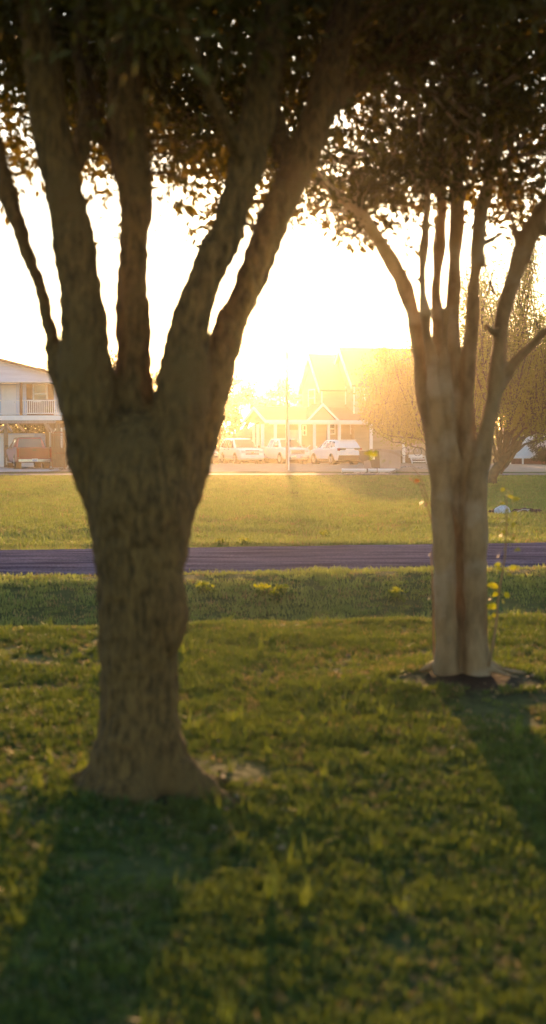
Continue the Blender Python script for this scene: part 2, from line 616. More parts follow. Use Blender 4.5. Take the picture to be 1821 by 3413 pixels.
# ------------------------------------------------------------------ grass (geometry-node instances)
def tuft(name, nbl, h, spread, w, m):
    mb = MB()
    for _ in range(nbl):
        a = random.uniform(0, 2 * math.pi)
        r = spread * math.sqrt(random.random())
        bx, by = r * math.cos(a), r * math.sin(a)
        d = random.uniform(0, 2 * math.pi)
        lean = random.uniform(0.15, 0.8)
        hh = h * random.uniform(0.5, 1.15)
        dx, dy = math.cos(d), math.sin(d)
        px, py = -dy, dx
        ww = w * random.uniform(0.7, 1.2)
        pts = []
        for t, k in ((0, 1.0), (0.55, 0.85)):
            o = hh * lean * t * t
            z = hh * t * (1 - 0.25 * lean * t)
            pts.append(Vector((bx + dx * o - px * ww * k / 2, by + dy * o - py * ww * k / 2, z - 0.005)))
            pts.append(Vector((bx + dx * o + px * ww * k / 2, by + dy * o + py * ww * k / 2, z - 0.005)))
        tip = Vector((bx + dx * hh * lean, by + dy * hh * lean, hh * (1 - 0.35 * lean)))
        pts.append(tip)
        mb.add(pts, [(0, 1, 3, 2), (2, 3, 4)])
    me = bpy.data.meshes.new(name)
    me.from_pydata(mb.v, [], mb.f)
    me.materials.append(M[m])
    return bpy.data.objects.new(name, me)      # only a source of geometry, not linked to the scene


def scatter(name, src, P, rot, scl, label):
    me = bpy.data.meshes.new(name)
    me.vertices.add(len(P))
    me.vertices.foreach_set('co', np.asarray(P, np.float32).ravel())
    a = me.attributes.new('rot', 'FLOAT_VECTOR', 'POINT')
    a.data.foreach_set('vector', np.asarray(rot, np.float32).ravel())
    b = me.attributes.new('scl', 'FLOAT', 'POINT')
    b.data.foreach_set('value', np.asarray(scl, np.float32))
    o = bpy.data.objects.new(name, me)
    COL.objects.link(o)
    g = bpy.data.node_groups.new(name + '_nodes', 'GeometryNodeTree')
    g.interface.new_socket('Geometry', in_out='INPUT', socket_type='NodeSocketGeometry')
    g.interface.new_socket('Geometry', in_out='OUTPUT', socket_type='NodeSocketGeometry')
    gi, go = g.nodes.new('NodeGroupInput'), g.nodes.new('NodeGroupOutput')
    ip = g.nodes.new('GeometryNodeInstanceOnPoints')
    oi = g.nodes.new('GeometryNodeObjectInfo')
    oi.inputs['Object'].default_value = src
    oi.inputs['As Instance'].default_value = True
    ra = g.nodes.new('GeometryNodeInputNamedAttribute')
    ra.data_type = 'FLOAT_VECTOR'
    ra.inputs[0].default_value = 'rot'
    sa = g.nodes.new('GeometryNodeInputNamedAttribute')
    sa.data_type = 'FLOAT'
    sa.inputs[0].default_value = 'scl'
    L = g.links
    L.new(gi.outputs[0], ip.inputs['Points'])
    L.new(oi.outputs['Geometry'], ip.inputs['Instance'])
    L.new(ra.outputs['Attribute'], ip.inputs['Rotation'])
    L.new(sa.outputs['Attribute'], ip.inputs['Scale'])
    L.new(ip.outputs[0], go.inputs[0])
    md = o.modifiers.new('scatter', 'NODES')
    md.node_group = g
    tag(o, label, 'grass', kind='stuff')
    return o


def keep_grass(x, y, margin=0.0):
    u = ucoord(x, y)
    e_ = 0.16 * noise.noise(Vector((x * 1.3, 0, 3)))
    if 17.66 + e_ < u < 21.62 + e_:
        return False
    n = noise.noise(Vector((x * 3, y * 3, 2)))
    if math.hypot((x + 0.6) * 0.75, (y - 6.35)) < 0.24 + 0.12 * n:
        return False
    if math.hypot((x - 1.35) * 0.7, (y - 9.1) * 1.1) < 0.34 + 0.2 * n:
        return False
    return True


def field(name, srcs, y0, y1, n, half, label, smin=0.7, smax=1.25, patch=0.0, power=1.0):
    per = [[] for _ in srcs]
    got = 0
    while got < n:
        y = y0 + (y1 - y0) * (random.random() ** power)
        w = half[0] + half[1] * max(y, 0)
        x = random.uniform(-w, w)
        if not keep_grass(x, y):
            continue
        got += 1
        v = noise.noise(Vector((x * 1.1, y * 1.1, 7.0))) + 0.5 * noise.noise(Vector((x * 3.1, y * 3.1, 1.0)))
        if random.random() < patch * max(0, -v) * 2.2:
            continue
        k = random.randrange(len(srcs))
        if srcs[k][1] == 'dry' and v > -0.05 and random.random() < 0.75:
            k = 0
        s = random.uniform(smin, smax) * (1 + 0.40 * v)
        per[k].append((x, y, terrain(x, y), s))
    for k, (src, _) in enumerate(srcs):
        if not per[k]:
            continue
        A = np.array(per[k])
        rot = np.column_stack([rng.uniform(-0.15, 0.15, len(A)), rng.uniform(-0.15, 0.15, len(A)), rng.uniform(0, 6.28, len(A))])
        scatter(name, src, A[:, :3], rot, np.maximum(0.3, A[:, 3]), label)


t_a = tuft('tuft_green', 18, 0.048, 0.035, 0.0055, 'grass')
t_b = tuft('tuft_broad', 14, 0.038, 0.040, 0.0080, 'grass')
t_d = tuft('tuft_dry', 10, 0.045, 0.035, 0.0045, 'grass_dry')
t_t = tuft('tuft_tall', 14, 0.15, 0.03, 0.006, 'grass')
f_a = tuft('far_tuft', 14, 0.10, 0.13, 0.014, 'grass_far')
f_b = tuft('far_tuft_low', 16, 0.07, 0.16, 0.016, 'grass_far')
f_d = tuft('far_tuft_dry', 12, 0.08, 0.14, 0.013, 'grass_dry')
field('lawn_grass', [(t_a, 'g'), (t_b, 'g'), (t_a, 'g'), (t_d, 'dry')], 3.0, 7.5, 15000, (0.5, 0.22), 'short green lawn grass round the feet of the two near trees', patch=0.5)
field('lawn_grass', [(t_a, 'g'), (t_b, 'g'), (t_d, 'dry')], 7.5, 14.6, 26000, (0.6, 0.22), 'sunlit lawn grass running back to the edge of the ditch', smin=0.8, smax=1.4, patch=0.6)
field('tall_grass_tufts', [(t_t, 'g')], 3.0, 14.0, 160, (0.4, 0.2), 'scattered taller grass tufts standing out of the near lawn', smin=0.6, smax=1.2)
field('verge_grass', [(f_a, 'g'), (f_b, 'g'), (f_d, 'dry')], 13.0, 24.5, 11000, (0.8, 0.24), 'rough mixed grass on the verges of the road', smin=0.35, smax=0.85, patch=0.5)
field('far_lawn_grass', [(f_a, 'g'), (f_b, 'g'), (f_d, 'dry')], 22.0, 66.0, 42000, (1.0, 0.23), 'grass of the field beyond the road, its sunlit brightness put into the colour', smin=0.7, smax=1.35, power=1.5)


# ------------------------------------------------------------------ trees
def leaf_mesh(name, P, size, m, parent=None, seed=1, ratio=0.42, droop=0.3, up=None):
    """Many folded leaf-shaped faces at points P."""
    g = np.random.default_rng(seed)
    n = len(P)
    P = np.asarray(P, float)
    d = g.normal(size=(n, 3))
    d[:, 2] -= droop * 1.5
    if up is not None:
        d = d * 0.5 + np.array(up)
    d /= np.linalg.norm(d, axis=1)[:, None]
    s = g.normal(size=(n, 3))
    s -= (s * d).sum(1)[:, None] * d
    s /= np.linalg.norm(s, axis=1)[:, None]
    nn = np.cross(d, s)
    L = (size * g.uniform(0.65, 1.3, n))[:, None]
    W = L * ratio
    fold = 0.22 * W
    v = np.empty((n, 6, 3))
    v[:, 0] = P
    v[:, 1] = P + d * L * 0.30 + s * W * 0.5 + nn * fold
    v[:, 2] = P + d * L * 0.70 + s * W * 0.42 + nn * fold
    v[:, 3] = P + d * L
    v[:, 4] = P + d * L * 0.70 - s * W * 0.42 + nn * fold
    v[:, 5] = P + d * L * 0.30 - s * W * 0.5 + nn * fold
    base = (np.arange(n) * 6)[:, None]
    q = np.concatenate([base + np.array([0, 1, 2, 3]), base + np.array([0, 3, 4, 5])], 1).reshape(-1)
    me = bpy.data.meshes.new(name)
    me.vertices.add(n * 6)
    me.vertices.foreach_set('co', v.astype(np.float32).ravel())
    me.loops.add(len(q))
    me.loops.foreach_set('vertex_index', q.astype(np.int32))
    me.polygons.add(n * 2)
    me.polygons.foreach_set('loop_start', np.arange(0, len(q), 4, dtype=np.int32))
    me.polygons.foreach_set('loop_total', np.full(n * 2, 4, dtype=np.int32))
    me.update(calc_edges=True)
    me.materials.append(M[m])
    o = bpy.data.objects.new(name, me)
    COL.objects.link(o)
    o.parent = parent
    return o


def bake(o, voxel, disp=0.0, dscale=0.05, d2=0.0, d2scale=0.3, vstretch=0.5):
    """Merge overlapping limbs into one skin and roughen it."""
    md = o.modifiers.new('r', 'REMESH')
    md.mode = 'VOXEL'
    md.voxel_size = voxel
    dg = bpy.context.evaluated_depsgraph_get()
    me = bpy.data.meshes.new_from_object(o.evaluated_get(dg))
    o.modifiers.clear()
    old = o.data
    me.name = old.name
    bm = bmesh.new()
    bm.from_mesh(me)
    for _ in range(2):
        bmesh.ops.smooth_vert(bm, verts=bm.verts, factor=0.5, use_axis_x=True, use_axis_y=True, use_axis_z=True)
    bm.normal_update()
    for v in bm.verts:
        c = v.co
        k = 0
        if disp:
            k += disp * noise.noise(Vector((c.x / dscale, c.y / dscale, c.z / dscale * vstretch)))
        if d2:
            k += d2 * noise.noise(Vector((c.x / d2scale, c.y / d2scale, c.z / d2scale + 5)))
        v.co = c + v.normal * k
    bm.to_mesh(me)
    bm.free()
    me.polygons.foreach_set('use_smooth', [True] * len(me.polygons))
    if not me.materials:
        me.materials.append(old.materials[0])
    o.data = me
    return o


def limb74(mb, rows, Y, n=14, seed=0, lob=None, wob=0.12, res=4):
    """rows: (x, y, width, depth offset) read off the photo; makes a tapered limb in space."""
    pts, rad = [], []
    for (x, y, w, dy) in spline(rows, res):
        yy = Y + dy
        p = at74(x, y, yy)
        pts.append(p)
        rad.append(w / 3537.0 * yy / 2)
    mb.tube(pts, rad, n, wob=wob, seed=seed)
    return pts, rad


# ---- the big rough-barked tree on the left
LT = Vector((-0.62, 6.4, 0.0))
tree1 = empty('vase_shaped_tree', LT, 0, 'big near tree on the left with thick rough trunk splitting into five ascending stems', 'tree')
mb = MB()
stems1 = []
# flared foot and trunk
pts, rad, lob = [], [], []
for (y, xl, xr, lo) in ((2035, 150, 575, 0.55), (1990, 188, 535, 0.42), (1950, 212, 506, 0.28), (1920, 225, 487, 0.18), (1890, 235, 472, 0.10), (1840, 247, 461, 0.09), (1780, 252, 450, 0.07),
                        (1700, 254, 447, 0.05), (1600, 252, 448, 0.05), (1540, 250, 453, 0.05), (1450, 246, 461, 0.04), (1350, 232, 478, 0.04), (1260, 214, 493, 0.02), (1190, 215, 480, 0.02), (1110, 235, 455, 0.02), (1040, 290, 400, 0.0)):
    p = at74((xl + xr) / 2, y, 6.4)
    pts.append(p)
    rad.append((xr - xl) / 2 / 3537 * 6.4)
    lob.append(lo)
mb.tube(pts, rad, 40, lobes=lob)
# knob on the right flank
mb.tube([at74(440, 1620, 6.3), at74(448, 1560, 6.3), at74(446, 1500, 6.3)], [0.02, 0.05, 0.02], 12)
mb.tube([at74(425, 1640, 6.3), at74(432, 1550, 6.28), at74(440, 1450, 6.3)], [0.04, 0.075, 0.05], 12)
LIMBS1 = [
    [(275, 1420, 16, 0.0), (245, 1280, 56, 0.0), (215, 1130, 84, 0.0), (165, 950, 75, 0.02), (133, 860, 46, 0.05), (100, 720, 40, 0.1), (58, 600, 42, 0.15), (24, 500, 46, 0.2), (-6, 400, 46, 0.3), (-60, 250, 44, 0.4), (-110, 60, 36, 0.6), (-150, -200, 26, 0.9)],
    [(310, 1500, 30, 0.0), (290, 1360, 104, 0.0), (262, 1200, 150, 0.0), (225, 1020, 148, -0.03), (214, 880, 124, -0.05), (206, 730, 108, -0.08), (184, 600, 102, -0.1), (160, 480, 100, -0.12), (132, 350, 96, -0.1), (108, 180, 88, -0.1), (80, -40, 74, -0.05), (40, -300, 55, 0.1)],
    [(350, 1500, 40, 0.05), (350, 1360, 130, 0.05), (345, 1200, 150, 0.06), (338, 1020, 112, 0.08), (338, 900, 96, 0.1), (336, 800, 86, 0.12), (331, 700, 77, 0.15), (338, 600, 78, 0.18), (343, 500, 84, 0.2), (333, 420, 92, 0.22), (322, 300, 92, 0.25), (312, 150, 88, 0.3), (300, -60, 72, 0.4), (290, -320, 50, 0.6)],
    [(385, 1500, 30, 0.0), (405, 1360, 100, 0.0), (425, 1200, 140, -0.02), (452, 1020, 140, -0.04), (466, 900, 126, -0.05), (482, 800, 96, -0.06), (520, 690, 88, -0.06), (570, 590, 92, -0.05), (598, 500, 86, -0.04), (626, 400, 88, 0.0), (648, 290, 86, 0.05), (672, 150, 78, 0.1), (700, -40, 66, 0.2), (730, -300, 46, 0.35)],
    [(405, 1480, 20, 0.03), (438, 1320, 84, 0.05), (480, 1150, 114, 0.08), (530, 960, 112, 0.1), (566, 870, 92, 0.12), (590, 800, 78, 0.15), (632, 700, 80, 0.2), (672, 600, 82, 0.25), (706, 510, 86, 0.3), (745, 430, 84, 0.35), (785, 340, 84, 0.4), (815, 230, 80, 0.5), (850, 100, 70, 0.6), (900, -80, 58, 0.8), (960, -330, 40, 1.0)],
    [(335, 430, 40, 0.2), (290, 380, 44, 0.3), (240, 300, 40, 0.5), (215, 180, 34, 0.7), (200, 0, 28, 0.9)],
    [(735, 440, 60, 0.3), (700, 330, 50, 0.6), (690, 220, 44, 0.9), (720, 60, 34, 1.2)],
    [(160, 480, 46, -0.1), (200, 380, 44, 0.1), (215, 250, 36, 0.4), (190, 100, 30, 0.7)],
    [(620, 420, 46, 0.0), (560, 300, 40, -0.3), (500, 180, 34, -0.6), (450, 20, 26, -0.9)],
    [(300, 150, 46, 0.3), (400, 40, 40, 0.8), (480, -100, 30, 1.3)],
    [(800, 300, 50, 0.4), (880, 220, 44, 0.9), (980, 130, 36, 1.4), (1060, 0, 28, 1.9)],
]
for i, rows in enumerate(LIMBS1):
    p, r = limb74(mb, rows, 6.4, 16, i)
    stems1.append((p, r))
# surface roots
for a, ln, r0 in ((2.9, 0.34, 0.045), (3.5, 0.3, 0.04), (0.05, 0.38, 0.045), (-0.55, 0.34, 0.04), (4.3, 0.26, 0.035), (1.3, 0.5, 0.06)):
    c = Vector((-0.60, 6.4, 0))
    pp, rr = [], []
    for t in np.linspace(0.1, 1, 9):
        q = c + Vector((math.cos(a + 0.3 * t * t), math.sin(a + 0.3 * t * t), 0)) * (0.12 + ln * t)
        pp.append(Vector((q.x, q.y, terrain(q.x, q.y) + 0.10 * (1 - t) ** 2 - 0.01 * t)))
        rr.append(max(0.012, r0 * (1 - 0.8 * t)))
    mb.tube(pp, rr, 8)
mb.v = [tuple(Vector(v) - LT) for v in mb.v]
o = mb.build('trunk', 'bark_rough', tree1)
bake(o, 0.014, 0.014, 0.035, 0.012, 0.2, 0.7)


def polyline_samples(stems):
    out = []
    for p, r in stems:
        for a, b in zip(p, r):
            out.append((a, b))
    return out


def crown_clusters(cx, cy, z0, k, rx, ry, ztop, n, seed, nz=0.25):
    g = random.Random(seed)
    out = []
    while len(out) < n:
        x, y = g.uniform(-rx, rx), g.uniform(-ry, ry)
        r = math.hypot(x / rx, y / ry)
        if r > 1:
            continue
        X, Y = cx + x, cy + y
        bot = z0 + k * math.hypot(x, y) + nz * noise.noise(Vector((X * 1.2, Y * 1.2, seed))) + 0.12 * noise.noise(Vector((X * 6, Y * 6, seed)))
        top = ztop - (ztop - z0) * 0.75 * r ** 3
        if top <= bot:
            continue
        z = bot + (top - bot) * g.random() ** 1.1
        if noise.noise(Vector((X * 1.15, Y * 1.15, z * 1.6 + seed))) < -0.10 and g.random() < 0.95:
            continue
        out.append(Vector((X, Y, z)))
    return out


def twigs(mb, cl, stems, count, seed, r0=0.008):
    g = random.Random(seed)
    sm = polyline_samples(stems)
    pick = sorted(cl, key=lambda c: c.z)[:count * 4]
    g.shuffle(pick)
    for c in pick[:count]:
        best = min(sm, key=lambda s: (s[0] - c).length + max(0, s[0].z - c.z + 0.1) * 3)
        a = best[0]
        L = (c - a).length
        if L > 1.8:
            continue
        mid = a.lerp(c, 0.5) + Vector((g.uniform(-1, 1), g.uniform(-1, 1), g.uniform(0.0, 1.2))) * L * 0.13
        q = [a, a.lerp(mid, 0.5) + Vector((g.uniform(-1, 1), g.uniform(-1, 1), g.uniform(-1, 1))) * L * 0.03, mid, mid.lerp(c, 0.5) + Vector((g.uniform(-1, 1), g.uniform(-1, 1), g.uniform(-1, 1))) * L * 0.04, c]
        rr = [r0 * (0.5 + L) * k for k in (1.0, 0.85, 0.6, 0.42, 0.2)]
        mb.tube(q, rr, 5, cap=False)


def clump_leaves(cl, per, sig, seed):
    g = np.random.default_rng(seed)
    C = np.array([tuple(c) for c in cl])
    P = np.repeat(C, per, 0) + g.normal(size=(len(C) * per, 3)) * np.array([sig, sig, sig * 0.75])
    return P


cl1 = crown_clusters(LT.x + 0.1, LT.y + 0.3, 3.30, 0.13, 3.3, 3.6, 6.4, 2900, 3, nz=0.8)
# a few low sprays hanging between the stems
low1 = []
gq = random.Random(5)
for (x, y, Y, n) in ((420, 350, 6.9, 8), (470, 400, 7.1, 8), (520, 340, 6.8, 9), (560, 380, 7.0, 7), (500, 450, 7.2, 6), (420, 460, 7.4, 5), (460, 520, 7.4, 4), (540, 540, 7.3, 3), (690, 400, 7.0, 7), (660, 500, 6.9, 6),
                     (650, 560, 7.0, 4), (700, 360, 7.2, 8), (215, 430, 6.9, 6), (250, 470, 6.9, 4), (280, 520, 6.8, 3), (60, 430, 6.8, 4), (20, 380, 7, 6), (230, 340, 6.9, 7), (380, 300, 6.9, 9), (600, 330, 7.0, 8)):
    for _ in range(n):
        low1.append(at74(x + gq.gauss(0, 22), y + gq.gauss(0, 20), Y + gq.uniform(-0.3, 0.3)))
mb = MB()
twigs(mb, cl1 + low1, stems1, 230, 3)
for c in low1[::2]:
    twigs(mb, [c], stems1, 1, 4, 0.006)
mb.v = [tuple(Vector(v) - LT) for v in mb.v]
tag(mb.build('twig_cluster', 'bark_rough', tree1, smooth=True, fix=False), kind='stuff')
P = np.vstack([clump_leaves(cl1, 40, 0.13, 1), clump_leaves(low1, 5, 0.04, 2)])
tag(leaf_mesh('crown', P - np.array(LT), 0.062, 'leaf_crown', tree1, 1), kind='stuff')

# ---- the smooth-barked multi-stemmed tree on the right
RT = Vector((1.27, 9.2, 0.0))
tree2 = empty('smooth_barked_tree', RT, 0, 'near tree on the right with pale smooth fluted trunk and many slender stems', 'tree')
mb = MB()
stems2 = []
LIMBS2 = [
    # left column of the fluted trunk -> stem A
    [(1112, 1750, 130, -0.02), (1119, 1722, 92, 0.0), (1124, 1690, 66, 0.0), (1122, 1600, 58, 0.0), (1119, 1500, 56, 0.0), (1116, 1380, 56, 0.0), (1110, 1250, 54, 0.0), (1098, 1150, 48, 0.0), (1080, 1070, 44, 0.03), (1064, 980, 40, 0.05), (1055, 900, 38, 0.06), (1040, 800, 38, 0.08), (1012, 710, 38, 0.1), (980, 650, 38, 0.12), (950, 600, 36, 0.15), (910, 545, 34, 0.2), (860, 500, 30, 0.28), (800, 455, 26, 0.4), (740, 400, 20, 0.5), (680, 330, 15, 0.6)],
    # right column -> stem F
    [(1216, 1755, 130, -0.04), (1207, 1726, 94, -0.02), (1201, 1692, 70, -0.02), (1198, 1600, 60, -0.03), (1197, 1500, 58, -0.05), (1197, 1380, 60, -0.06), (1200, 1250, 62, -0.06), (1207, 1180, 52, -0.04), (1226, 1080, 42, -0.03), (1240, 1000, 42, 0.0), (1253, 900, 40, 0.0), (1264, 800, 40, 0.0), (1292, 700, 40, 0.0), (1322, 610, 48, 0.0), (1352, 550, 46, 0.0), (1400, 480, 40, 0.0), (1450, 380, 36, 0.0), (1500, 200, 30, 0.1)],
    # middle column, slightly behind
    [(1160, 1740, 80, 0.1), (1160, 1640, 66, 0.1), (1160, 1560, 62, 0.15), (1158, 1400, 66, 0.17), (1155, 1250, 66, 0.16), (1150, 1120, 52, 0.12), (1142, 1000, 40, 0.1), (1140, 900, 38, 0.1), (1138, 800, 36, 0.1), (1142, 700, 34, 0.1), (1147, 600, 36, 0.12), (1150, 500, 34, 0.15), (1150, 380, 30, 0.2), (1160, 200, 26, 0.3), (1170, 0, 20, 0.5)],
    # stem B
    [(1114, 1360, 6, 0.0), (1112, 1200, 32, 0.0), (1102, 1060, 40, -0.04), (1092, 960, 34, -0.05), (1080, 860, 28, -0.06), (1066, 760, 24, -0.04), (1062, 680, 20, 0.0), (1068, 600, 22, 0.05), (1076, 500, 22, 0.1), (1070, 400, 20, 0.2), (1050, 250, 17, 0.3), (1040, 60, 14, 0.5)],
    # stem C
    [(1122, 1380, 6, 0.04), (1120, 1210, 32, 0.05), (1116, 1060, 38, 0.08), (1110, 940, 34, 0.1), (1100, 820, 32, 0.12), (1098, 720, 28, 0.15), (1106, 620, 28, 0.2), (1110, 520, 26, 0.25), (1110, 400, 22, 0.3), (1120, 200, 18, 0.4)],
    # stem E
    [(1182, 1420, 6, 0.02), (1178, 1230, 34, 0.03), (1176, 1080, 40, 0.05), (1178, 960, 38, 0.05), (1184, 860, 34, 0.05), (1190, 760, 30, 0.04), (1198, 660, 32, 0.03), (1206, 570, 34, 0.0), (1222, 480, 32, 0.0), (1250, 380, 28, 0.0), (1262, 220, 24, 0.1), (1280, 0, 18, 0.2)],
    # thin stem between C and D
    [(1150, 1330, 6, 0.08), (1143, 1170, 28, 0.0), (1126, 1000, 28, -0.08), (1118, 900, 24, -0.1), (1122, 780, 20, -0.1)],
    # branch to the right
    [(1236, 1080, 8, 0.0), (1246, 1000, 28, 0.0), (1272, 950, 26, -0.02), (1300, 905, 22, -0.05), (1345, 860, 22, -0.1), (1400, 800, 22, -0.15), (1480, 700, 18, -0.2)],
    # short cut branch and broken twig hanging
    [(1213, 640, 12, 0.0), (1226, 690, 10, -0.02), (1238, 725, 13, -0.04), (1247, 745, 7, -0.05)],
    [(1262, 840, 30, 0.0), (1236, 832, 17, -0.06), (1222, 818, 12, -0.1)],
    [(1200, 620, 14, 0.0), (1240, 600, 10, 0.05), (1290, 570, 9, 0.05), (1330, 560, 8, 0.0)],
    [(1352, 560, 34, 0.0), (1390, 590, 22, -0.1), (1450, 560, 20, -0.2)],
    [(1300, 600, 20, 0.0), (1285, 540, 16, 0.1), (1270, 470, 12, 0.2), (1290, 400, 10, 0.3)],
    [(1322, 650, 10, 0.0), (1345, 665, 8, -0.05), (1380, 680, 6, -0.1)],
    [(980, 640, 18, 0.1), (930, 560, 14, 0.3), (900, 480, 12, 0.5), (880, 400, 10, 0.7)],
    [(1012, 700, 10, 0.1), (1040, 640, 8, 0.2), (1020, 560, 8, 0.3), (980, 480, 7, 0.4), (950, 400, 6, 0.5)],
    [(1062, 720, 8, 0.0), (1030, 680, 6, 0.05), (1000, 610, 6, 0.1), (930, 590, 5, 0.15)],
    [(1150, 560, 16, 0.1), (1170, 480, 14, 0.0), (1200, 380, 12, -0.2), (1210, 250, 10, -0.4)],
]
for i, rows in enumerate(LIMBS2):
    p, r = limb74(mb, rows, 9.2, 14, i + 20, wob=0.06)
    stems2.append((p, r))
for a, ln, r0 in ((0.0, 0.42, 0.04), (-0.45, 0.34, 0.035), (2.7, 0.25, 0.03), (1.2, 0.3, 0.04)):
    c = Vector((1.23, 9.2, 0))
    pp, rr = [], []
    for t in np.linspace(0.1, 1, 9):
        q = c + Vector((math.cos(a + 0.25 * t), math.sin(a + 0.25 * t), 0)) * (0.10 + ln * t)
        pp.append(Vector((q.x, q.y, terrain(q.x, q.y) + 0.10 * (1 - t) ** 2)))
        rr.append(max(0.010, r0 * (1 - 0.8 * t)))
    mb.tube(pp, rr, 8)
mb.v = [tuple(Vector(v) - RT) for v in mb.v]
o = mb.build('trunk', 'bark_smooth', tree2)
bake(o, 0.013, 0.006, 0.05, 0.018, 0.2, 0.5)
cl2 = crown_clusters(RT.x - 0.1, RT.y + 0.3, 3.28, 0.20, 3.4, 3.0, 6.8, 2450, 8, nz=0.9)
low2 = []
for (x, y, Y, n) in ((850, 470, 9.3, 8), (900, 450, 9.4, 10), (950, 470, 9.5, 10), (1000, 500, 9.5, 8), (900, 520, 9.6, 6), (960, 560, 9.7, 6), (850, 560, 9.5, 6), (800, 520, 9.4, 6), (1020, 440, 9.3, 8), (1050, 540, 9.8, 4),
                     (870, 590, 9.6, 5), (780, 440, 9.3, 6), (1130, 470, 9.2, 8), (1190, 430, 9.4, 9), (1180, 500, 9.5, 4), (1260, 440, 9.0, 8), (1300, 470, 9.3, 7), (1340, 420, 9.2, 9), (1250, 520, 9.4, 3), (1360, 470, 9.2, 5), (740, 550, 9.8, 5),
                     (920, 600, 9.9, 4), (1000, 600, 9.8, 3), (1100, 440, 9.2, 8), (1050, 420, 9.0, 8)):
    for _ in range(n):
        low2.append(at74(x + gq.gauss(0, 24), y + gq.gauss(0, 18), Y + gq.uniform(-0.3, 0.3)))
mb = MB()
twigs(mb, cl2 + low2, stems2, 260, 6)
for c in low2[::2]:
    twigs(mb, [c], stems2, 1, 4, 0.006)
mb.v = [tuple(Vector(v) - RT) for v in mb.v]
tag(mb.build('twig_cluster', 'bark_smooth', tree2, smooth=True, fix=False), kind='stuff')
P = np.vstack([clump_leaves(cl2, 40, 0.13, 4), clump_leaves(low2, 9, 0.06, 5)])
tag(leaf_mesh('crown', P - np.array(RT), 0.064, 'leaf_crown', tree2, 2), kind='stuff')


# ---- leafy shoots beside the right tree
def oval_leaf(L, W):
    mb = MB()
    n = 6
    top, bot = [], []
    vs = []
    for i in range(n + 1):
        t = i / n
        w = W * math.sin(math.pi * t ** 0.8) * 0.5
        z = -0.18 * L * t * t
        vs += [(L * t, -w, z + abs(w) * 0.25), (L * t, 0, z), (L * t, w, z + abs(w) * 0.25)]
    fs = []
    for i in range(n):
        a = i * 3
        fs += [(a, a + 3, a + 4, a + 1), (a + 1, a + 4, a + 5, a + 2)]
    mb.add(vs, fs)
    return mb


def shoot(name, label, stem_rows, leaves, Y, m_leaf, leafL, thick=0.0105):
    base = at(stem_rows[0][0], stem_rows[0][1], Y)
    e = empty(name, base, 0, label, 'sapling')
    mb = MB()
    sp = spline([(x, y, 0) for x, y in stem_rows], 5)
    pts = [at(x, y, Y) - base for x, y, _ in sp]
    mb.tube(pts, [thick * (1 - 0.75 * i / len(pts)) for i in range(len(pts))], 6)
    mb.build('stem', 'bark_smooth', e, smooth=True)
    src = oval_leaf(leafL, leafL * 0.55).build('leaf', m_leaf, e, smooth=True, fix=False)
    g = random.Random(len(leaves))
    for i, (x, y, s) in enumerate(leaves):
        tgt = at(x, y, Y) - base
        near = min(pts, key=lambda p: abs(p.z - tgt.z + 0.03))
        d = tgt - near
        rz = math.atan2(g.uniform(-0.3, 0.3), d.x)
        o = src if i == 0 else share(src, 'leaf', e)
        # leaf centred on the read position
        o.location = tgt - Vector((math.cos(rz), math.sin(rz), 0)) * leafL * s * 0.5
        o.rotation_euler = (R(g.uniform(35, 85)) * (1 if g.random() < 0.5 else -1), R(g.uniform(-20, 20)), rz)
        o.scale = (s, s, s)
    return e


z5 = lambda x, y: (1350 + 0.343 * x, 1550 + 0.343 * y)
LV = [(945, 245, .8), (1000, 285, .8), (935, 320, .6), (945, 375, .6), (1070, 360, 1.3), (1085, 470, 1), (940, 560, .7), (1050, 590, .9), (1115, 630, 1.2), (935, 680, .8), (1050, 730, .8),
      (970, 820, .7), (1090, 828, .9), (905, 890, .5), (920, 1010, 1.0), (1060, 1010, .9), (850, 1190, 1.2), (830, 1300, .7), (1000, 1275, 1.1), (840, 1390, 1.2), (960, 1330, .6), (820, 1480, .5),
      (1030, 300, .7), (990, 430, .8), (1010, 520, .7), (960, 640, .8), (1020, 780, .6), (900, 960, .7), (1010, 1060, .6), (880, 1240, .9), (950, 1200, .7), (870, 1440, .8), (850, 1560, .5)]
shoot('leafy_shoot', 'slim leafy shoot with oval yellow green leaves at the right foot of the smooth tree',
      [z5(820, 1960), z5(860, 1700), z5(890, 1520), z5(905, 1320), z5(930, 1150), z5(955, 1000), z5(975, 850), z5(985, 680), z5(990, 480), z5(985, 300)],
      [(*z5(x, y), s) for x, y, s in LV], 9.1, 'leaf_yellow', 0.075)
shoot('leafy_shoot', 'short bare-stemmed shoot with few yellow leaves hugging the left edge of the smooth trunk',
      [(1452, 2250), (1446, 2150), (1444, 2000), (1440, 1900), (1436, 1840)],
      [(1431, 1850, .8), (1431, 1954, .8), (1431, 1997, .8), (1440, 1900, .6)], 9.5, 'leaf_yellow', 0.05)
shoot('leafy_shoot', 'thin twig with faded orange leaves left of the smooth trunk',
      [(1446, 1760), (1428, 1700), (1412, 1650), (1396, 1610), (1375, 1600)],
      [(1372, 1603, .9), (1390, 1602, .9), (1402, 1628, .9), (1412, 1650, .5), (1418, 1680, 1.4), (1405, 1676, 1.0), (1388, 1606, .6)], 9.3, 'leaf_orange', 0.06, 0.005)
shoot('leafy_shoot', 'drooping twig with bright yellow leaves hanging before the dumpster, left of the smooth trunk',
      [(1440, 1700), (1400, 1590), (1350, 1530), (1300, 1505), (1240, 1500), (1215, 1512)],
      [(1232, 1506, 1.1), (1222, 1514, .9), (1244, 1516, 1.2), (1252, 1508, .9), (1264, 1522, .8), (1278, 1534, .7), (1300, 1541, .6), (1236, 1528, .7)], 9.4, 'leaf_yellow', 0.055, 0.0035)
